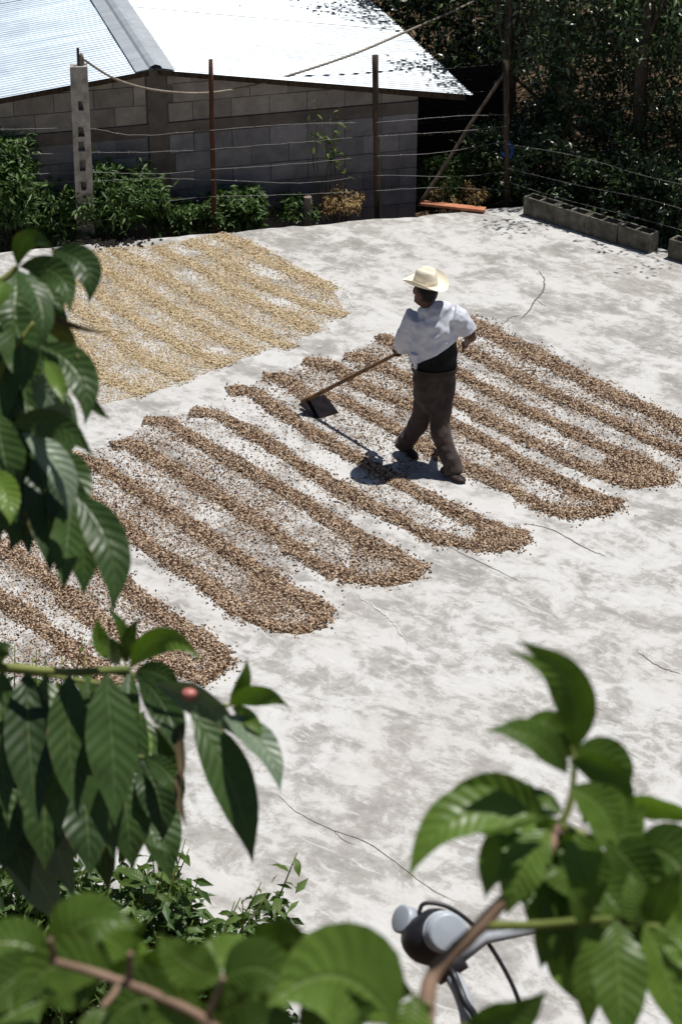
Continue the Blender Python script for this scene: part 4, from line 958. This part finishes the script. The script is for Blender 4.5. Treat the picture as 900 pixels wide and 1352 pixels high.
for i, (x, y, rx, h) in enumerate(((2.25, 20.15, .55, .55), (2.95, 19.75, .6, .55), (3.6, 19.0, .55, .6), (4.3, 18.35, .55, .6), (2.6, 20.9, .7, .9), (3.5, 20.1, .7, .8), (1.75, 20.7, .4, .5))):
    lab = ['dark undergrowth bush beside the corner post', 'dark undergrowth bush behind the start of the block row', 'dark undergrowth bush behind the end of the block row', 'dark undergrowth bush behind the second block row',
           'taller shaded bush between corner post and trees', 'taller shaded bush in front of the dense tree trunk', 'shaded bush below the roof eave'][i]
    z = -.4
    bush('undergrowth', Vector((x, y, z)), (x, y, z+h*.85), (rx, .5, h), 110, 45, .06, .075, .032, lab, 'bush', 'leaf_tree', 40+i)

# ------------------------------------------------------------------ the man with the rake
YM = gnd(566, 613).y
G0 = gnd(566, 613)
man = thing('person', G0, 'man in straw hat, white shirt and dark trousers walking while dragging a rake', 'person')
def mp(px, py, dy=0.0): return atY(px, py, YM+dy)
def ell_loft(rings, n=18):
    """rings: (centre, rx, ry[, axis]) ; rx along image x, ry in depth; capped"""
    V, Fc = [], []
    cs = [Vector(r[0]) for r in rings]
    for i, r in enumerate(rings):
        t = (cs[min(i+1, len(cs)-1)]-cs[max(i-1, 0)]).normalized()
        X = Vector((1, 0, 0)) if len(r) < 4 else Vector(r[3]); X = (X-t*X.dot(t)).normalized(); Yv = t.cross(X)
        for k in range(n):
            a = 2*math.pi*k/n; V.append(cs[i]+X*math.cos(a)*r[1]+Yv*math.sin(a)*r[2])
    for i in range(len(rings)-1):
        for k in range(n): Fc.append((i*n+k, i*n+(k+1) % n, (i+1)*n+(k+1) % n, (i+1)*n+k))
    Fc.append(tuple(range(n))[::-1]); Fc.append(tuple(range((len(rings)-1)*n, len(rings)*n)))
    return V, Fc
def dense(rings, k=4):
    """interpolate rings smoothly"""
    out = []
    C0 = smooth_path([r[0] for r in rings], (len(rings)-1)*k)
    for i, c in enumerate(C0):
        u = i/k; a = min(int(u), len(rings)-2); f = u-a; f = f*f*(3-2*f)
        out.append((c, rings[a][1]*(1-f)+rings[a+1][1]*f, rings[a][2]*(1-f)+rings[a+1][2]*f)+((rings[a][3],) if len(rings[a]) > 3 else ()))
    return out
def fuse(name, shapes, m, voxel=.01, par=None, smooth=4, cut=None, disp=0.0, seed=0):
    """join closed shapes, voxel-remesh them into one continuous surface"""
    tmp = obj('tmp', *join(*shapes)); bm = bmesh.new(); bm.from_mesh(tmp.data); bmesh.ops.recalc_face_normals(bm, faces=bm.faces); bm.to_mesh(tmp.data); bm.free()
    md = tmp.modifiers.new('r', 'REMESH'); md.mode = 'VOXEL'; md.voxel_size = voxel
    ms = tmp.modifiers.new('s', 'SMOOTH'); ms.iterations = smooth; ms.factor = .5
    dg = bpy.context.evaluated_depsgraph_get(); dg.update()
    me = bpy.data.meshes.new_from_object(tmp.evaluated_get(dg)); bpy.data.objects.remove(tmp)
    bm = bmesh.new(); bm.from_mesh(me)
    if disp:
        bm.normal_update()
        for v in bm.verts:
            p = v.co; f = mnoise.noise(Vector((p.x*9+p.z*6+seed, p.y*9, p.z*14-p.x*7)))+.5*mnoise.noise(Vector((p.x*24, p.y*24+seed, p.z*20)))
            v.co = p+v.normal*disp*f
    if cut:
        for co, no in cut: bmesh.ops.bisect_plane(bm, geom=bm.verts[:]+bm.edges[:]+bm.faces[:], plane_co=co, plane_no=no, clear_outer=True)
    L = parent_loc(par); bmesh.ops.translate(bm, verts=bm.verts[:], vec=-L)
    me.clear_geometry(); bm.to_mesh(me); bm.free(); me.name = name
    me.materials.clear(); me.materials.append(m); me.polygons.foreach_set('use_smooth', [True]*len(me.polygons))
    o = bpy.data.objects.new(name, me); C.objects.link(o)
    if par: o.parent = par
    return o
# rake geometry first: board on the ground, handle up to the man's left hand
tip = gnd(399, 531, .06)
hand = atY(529, 464, YM+.30)
hd = (hand-tip); hend = hand+hd.normalized()*.16
# torso axis
hipc, chest, neckb = mp(573, 489, .0), mp(571, 440, .01), mp(565, 408, .02)
shL, shR = mp(546, 421, .05), mp(601, 417, .0)
elL, elR = mp(533, 447, .12), mp(621, 442, .02)
haL = hand; haR = mp(616, 452, .26)
headc = mp(561, 385, .03); f_dir = Vector((-.80, .60, -.12)).normalized(); f_side = f_dir.cross(Vector((0, 0, 1))).normalized()
def sph(c, a, b, cc, X=None, Yv=None, n=12):
    V, Fc = [], []; X = X or Vector((1, 0, 0)); Yv = Yv or Vector((0, 1, 0)); Zv = X.cross(Yv)
    bm = bmesh.new(); bmesh.ops.create_uvsphere(bm, u_segments=n+4, v_segments=n, radius=1)
    V = [Vector(c)+X*v.co.x*a+Yv*v.co.y*b+Zv*v.co.z*cc for v in bm.verts]; Fc = [tuple(x.index for x in f.verts) for f in bm.faces]; bm.free()
    return V, Fc
def finger(ps, r): return tube(smooth_path(ps, 6), list(np.linspace(r, r*.8, 7)), 7)
def hand_on(bar_c, bar_d, br, fore, r=.0085):
    """five fingers wrapped round a bar at bar_c; fore = direction from the forearm"""
    d = bar_d.normalized(); o = (fore-d*fore.dot(d)).normalized(); w = d.cross(o)
    parts = [sph(bar_c-o*(br+.022), .043, .026, .042, d, w)]
    for k, (x, ln) in enumerate(((-.030, .85), (-.010, 1), (.010, .97), (.030, .8))):
        R = br+r*.8; b = bar_c+d*x
        ps = [b-o*(br+.02)+w*.018, b-o*R*.5+w*R*1.1, b+o*R*.7+w*R*.8, b+o*R*1.0-w*R*.4*ln, b-o*R*.1-w*R*1.05*ln]
        parts.append(finger(ps, r))
    b = bar_c-d*.042
    parts.append(finger([b-o*(br+.024)-w*.01, b-o*(br+.004)-w*(br+.010), b+o*br*.7-w*(br+.008)+d*.012, b+o*(br+.010)-w*br*.2+d*.02], r*1.1))
    return parts
HR = .0165
shapes = []
shapes.append(ell_loft(dense([(hipc, .14, .10), (mp(573, 465), .13, .095), (chest, .155, .10), (mp(571, 420, .01), .14, .085), (neckb, .06, .055)])))
shapes.append(ell_loft([(mp(566, 413, .02), .06, .06), (neckb, .055, .055), (mp(563, 399, .03), .052, .055), (mp(562, 391, .03), .05, .055)]))
shapes.append(sph(headc, .092, .074, .112, f_dir, f_side)); shapes.append(sph(headc+f_dir*.028-Vector((0, 0, .062)), .062, .056, .058, f_dir, f_side))
shapes.append(sph(headc+f_dir*.097-Vector((0, 0, .012)), .020, .013, .026, f_dir, f_side))                      # nose
shapes.append(sph(headc+f_dir*.086-Vector((0, 0, .052)), .010, .024, .009, f_dir, f_side))                      # lips
shapes.append(sph(headc+f_dir*.082-Vector((0, 0, .084)), .018, .022, .018, f_dir, f_side))                      # chin
shapes.append(sph(headc+f_dir*.080+Vector((0, 0, .022)), .014, .050, .010, f_dir, f_side))                      # brow
for s in (-1, 1):
    shapes.append(sph(headc+f_side*s*.076-Vector((0, 0, .008))-f_dir*.008, .018, .010, .030, f_dir, f_side))     # ears
    shapes.append(sph(headc+f_dir*.074+f_side*s*.032+Vector((0, 0, .005)), .012, .014, .011, f_dir, f_side))     # eyes
foL = (haL-elL).normalized()
wrL = haL-foL*.075
shapes.append(ell_loft(dense([(shL, .048, .05), (elL, .040, .042), (elL.lerp(wrL, .35), .040, .040), (wrL, .026, .028), (haL-foL*.045, .026, .03)], 3), 12))
shapes += hand_on(haL, hd, HR, foL)
foR = (haR-elR).normalized()
shapes.append(ell_loft(dense([(shR, .048, .05), (elR, .042, .044), (elR.lerp(haR, .35), .040, .042), (haR, .026, .030)], 3), 12))
pr = haR+foR*.045; dwn = Vector((0, 0, -1)); sdR = foR.cross(dwn).normalized()
shapes.append(sph(pr, .05, .038, .018, foR, (dwn-foR*dwn.dot(foR)).normalized()))
for k, (o_, ln) in enumerate(((-.027, .062), (-.009, .072), (.009, .068), (.027, .052))):
    b = pr+foR*.036+(dwn-foR*dwn.dot(foR)).normalized()*o_
    shapes.append(finger([b, b+foR*ln*.5+sdR*.008, b+foR*ln*.8+sdR*.03], .0085))
b = pr-(dwn-foR*dwn.dot(foR)).normalized()*.03
shapes.append(finger([b, b-dwn*.02+foR*.03+sdR*.01, b-dwn*.022+foR*.055+sdR*.02], .0095))
# legs inside the trousers
hipR, knR, anR = mp(584, 505, -.02), mp(581, 562, -.10), mp(598, 619, -.20)
hipL, knL, anL = mp(562, 505, .03), mp(556, 556, .06), mp(532, 587, .17)
for h_, k_, a_ in ((hipR, knR, anR), (hipL, knL, anL)):
    shapes.append(ell_loft(dense([(h_+Vector((0, 0, .06)), .075, .08), (h_.lerp(k_, .5), .07, .075), (k_, .05, .055), (k_.lerp(a_, .35), .052, .055), (a_, .036, .04)], 3), 12))
body = fuse('body', shapes, M['skin'], .0055, man, 2)
# trousers
bs = [ell_loft(dense([(mp(573, 482), .160, .115), (mp(573, 492), .168, .125), (mp(573, 508), .168, .135), (mp(573, 526), .145, .13), (mp(572, 540), .10, .10)])),
      ell_loft(dense([(mp(586, 505, -.01), .095, .11), (mp(582, 535, -.05), .092, .105), (mp(580, 562, -.10), .080, .09), (mp(588, 590, -.15), .076, .082), (mp(596, 612, -.19), .076, .084), (mp(598, 624, -.205), .080, .088)])),
      ell_loft(dense([(mp(560, 505, .03), .095, .11), (mp(560, 532, .05), .088, .10), (mp(555, 553, .07), .078, .09), (mp(545, 570, .12), .070, .082), (mp(535, 583, .165), .068, .08), (mp(531, 589, .18), .068, .078)]))]
tro = fuse('trousers', bs, M['trousers'], .010, man, 5, [(mp(573, 483), Vector((0, 0, 1)))], .010, 3)
# black under-garment at the waist, white shirt over it
fuse('undershirt', [ell_loft(dense([(mp(573, 489), .172, .128), (mp(574, 478), .168, .125), (mp(576, 462), .165, .124), (mp(574, 445), .160, .118), (mp(572, 430), .15, .10)]))], M['vest'], .010, man, 4, None, .006, 8)
h1, h2 = mp(546, 474), mp(604, 445)
hn = -Vector((-(h2-h1).z, 0, (h2-h1).x)).normalized()
fuse('shirt', [ell_loft(dense([(mp(564, 402, .02), .060, .062), (mp(566, 407, .02), .10, .085), (mp(570, 414, .02), .175, .115), (mp(572, 430, .01), .192, .135), (mp(572, 450, 0), .185, .138), (mp(570, 470, 0), .182, .140), (mp(570, 486, 0), .18, .14)])),
      ell_loft(dense([(mp(596, 415, 0), .085, .09), (mp(606, 420, .0), .080, .085), (mp(615, 432, .0), .074, .076), (mp(621, 444, .02), .068, .070)]), 14),
      ell_loft(dense([(mp(550, 418, .05), .085, .09), (mp(542, 430, .07), .084, .09), (mp(536, 446, .11), .085, .088), (mp(532, 459, .19), .076, .07)]), 14)],
     M['shirt'], .007, man, 8, [(h1, hn)], .013, 5)
# loose shirt tail at the left hip
fuse('shirt_tail', [ell_loft(dense([(mp(547, 462, -.02), .045, .10), (mp(548, 474, -.02), .028, .085), (mp(548, 488, -.02), .014, .05)]))], M['shirt'], .008, man, 2, None, .01, 2)
# belt with buckle loop
V, Fc = [], []
for k_ in range(2):
    for k in range(36):
        a = 2*math.pi*k/36; c = mp(573, 488-k_*5.5); V.append(c+Vector((math.cos(a)*.181, math.sin(a)*.139, 0)))
obj('belt', V, [(k, (k+1) % 36, (k+1) % 36+36, k+36) for k in range(36)], M['shoe'], man, True)
# shoes
def shoe(heel, toe, lift=0.0):
    d = (toe-heel); L = d.length; d.normalize(); s = Vector((-d.y, d.x, 0)).normalized(); up = s.cross(d)*-1 if s.cross(d).z < 0 else s.cross(d)
    R = []
    for t, w, h in ((0, .028, .05), (.08, .038, .07), (.25, .040, .085), (.45, .042, .065), (.65, .050, .048), (.85, .046, .038), (.97, .028, .028), (1, .012, .016)):
        R.append((heel+d*(t*L)+up*(h*.5), w, h*.5, s))
    return ell_loft(R, 14)
sR = [gnd(583, 625, .01), gnd(613, 638, .005)]
fuse('shoe', [shoe(*sR)], M['shoe'], .006, man, 2)
sLt = gnd(550, 607, .006); sLh = atY(529, 592, YM+.19)
fuse('shoe', [shoe(sLh-Vector((0, 0, .01)), sLt)], M['shoe'], .006, man, 2)
# hair
hr = fuse('hair', [sph(headc-f_dir*.012+Vector((0, 0, .012)), .094, .082, .108, f_dir, f_side)], M['hair'], .007, man, 1,
          [(headc+f_dir*.012, f_dir), (headc-Vector((0, 0, .055))-f_dir*.03, Vector((0, 0, -1))+f_dir*.5)])
# straw hat
hc = headc+Vector((0, 0, .070))
tiltv = Vector((.05, .0, 1)).normalized()
hx = f_dir-tiltv*f_dir.dot(tiltv); hx.normalize(); hy = tiltv.cross(hx)
V, Fc = [], []; nA = 40
pro = [(0, .112), (.30, .118), (.55, .122), (.75, .115), (.86, .095), (.93, .05), (1.0, .008), (1.25, -.002), (1.6, -.004), (1.95, .0), (2.05, .003)]
for q, (rr_, z) in enumerate(pro):
    for k in range(nA):
        a = 2*math.pi*k/nA; ca, sa = math.cos(a), math.sin(a)
        rx, ry = .098*rr_, .085*rr_
        zz = z
        if rr_ <= .86: zz -= .028*math.exp(-(sa*rr_/.28)**2)*(1-.3*rr_)      # crease along the crown
        if rr_ > 1:
            e = (rr_-1)/1.05; zz += .062*e*e*sa*sa-.012*e*e*abs(ca)           # sides curl up, front and back dip
            rx, ry = .098+.088*e, .085+.093*e-.012*e*e
        V.append(hc+hx*ca*rx+hy*sa*ry+tiltv*zz)
for q in range(len(pro)-1):
    for k in range(nA): Fc.append((q*nA+k, q*nA+(k+1) % nA, (q+1)*nA+(k+1) % nA, (q+1)*nA+k))
hat = obj('hat', V, Fc, M['straw'], man, True)
V, Fc = [], []
for rr_, z in ((1.03, .006), (1.02, .030)):
    for k in range(nA):
        a = 2*math.pi*k/nA; V.append(hc+hx*math.cos(a)*.098*rr_+hy*math.sin(a)*.085*rr_+tiltv*z)
obj('hat_band', V, [(k, (k+1) % nA, (k+1) % nA+nA, k+nA) for k in range(nA)], M['straw'], hat, True)
# rake
rake = thing('rake', gnd(420, 540), 'long wooden coffee rake with dark board, dragged by the man', 'rake')
P = [tip.lerp(hend, t) for t in np.linspace(0, 1, 12)]
obj('handle', *tube(P, list(np.linspace(.019, .0155, 12)), 10, .05, 5), M['handle'], rake, True)
t0, t1 = gnd(394, 533, .10), gnd(428, 520, .10); u0, u1 = gnd(420, 553, .004), gnd(448, 545, .004)
nrm_ = (t1-t0).cross(u0-t0).normalized()*.012
V = [t0, t1, u1, u0, t0+nrm_, t1+nrm_, u1+nrm_, u0+nrm_]
bd_ = obj('board', V, [(0, 1, 2, 3), (7, 6, 5, 4), (0, 4, 5, 1), (1, 5, 6, 2), (2, 6, 7, 3), (3, 7, 4, 0)], M['rake'], rake)
bevel(bd_, .004, 1)
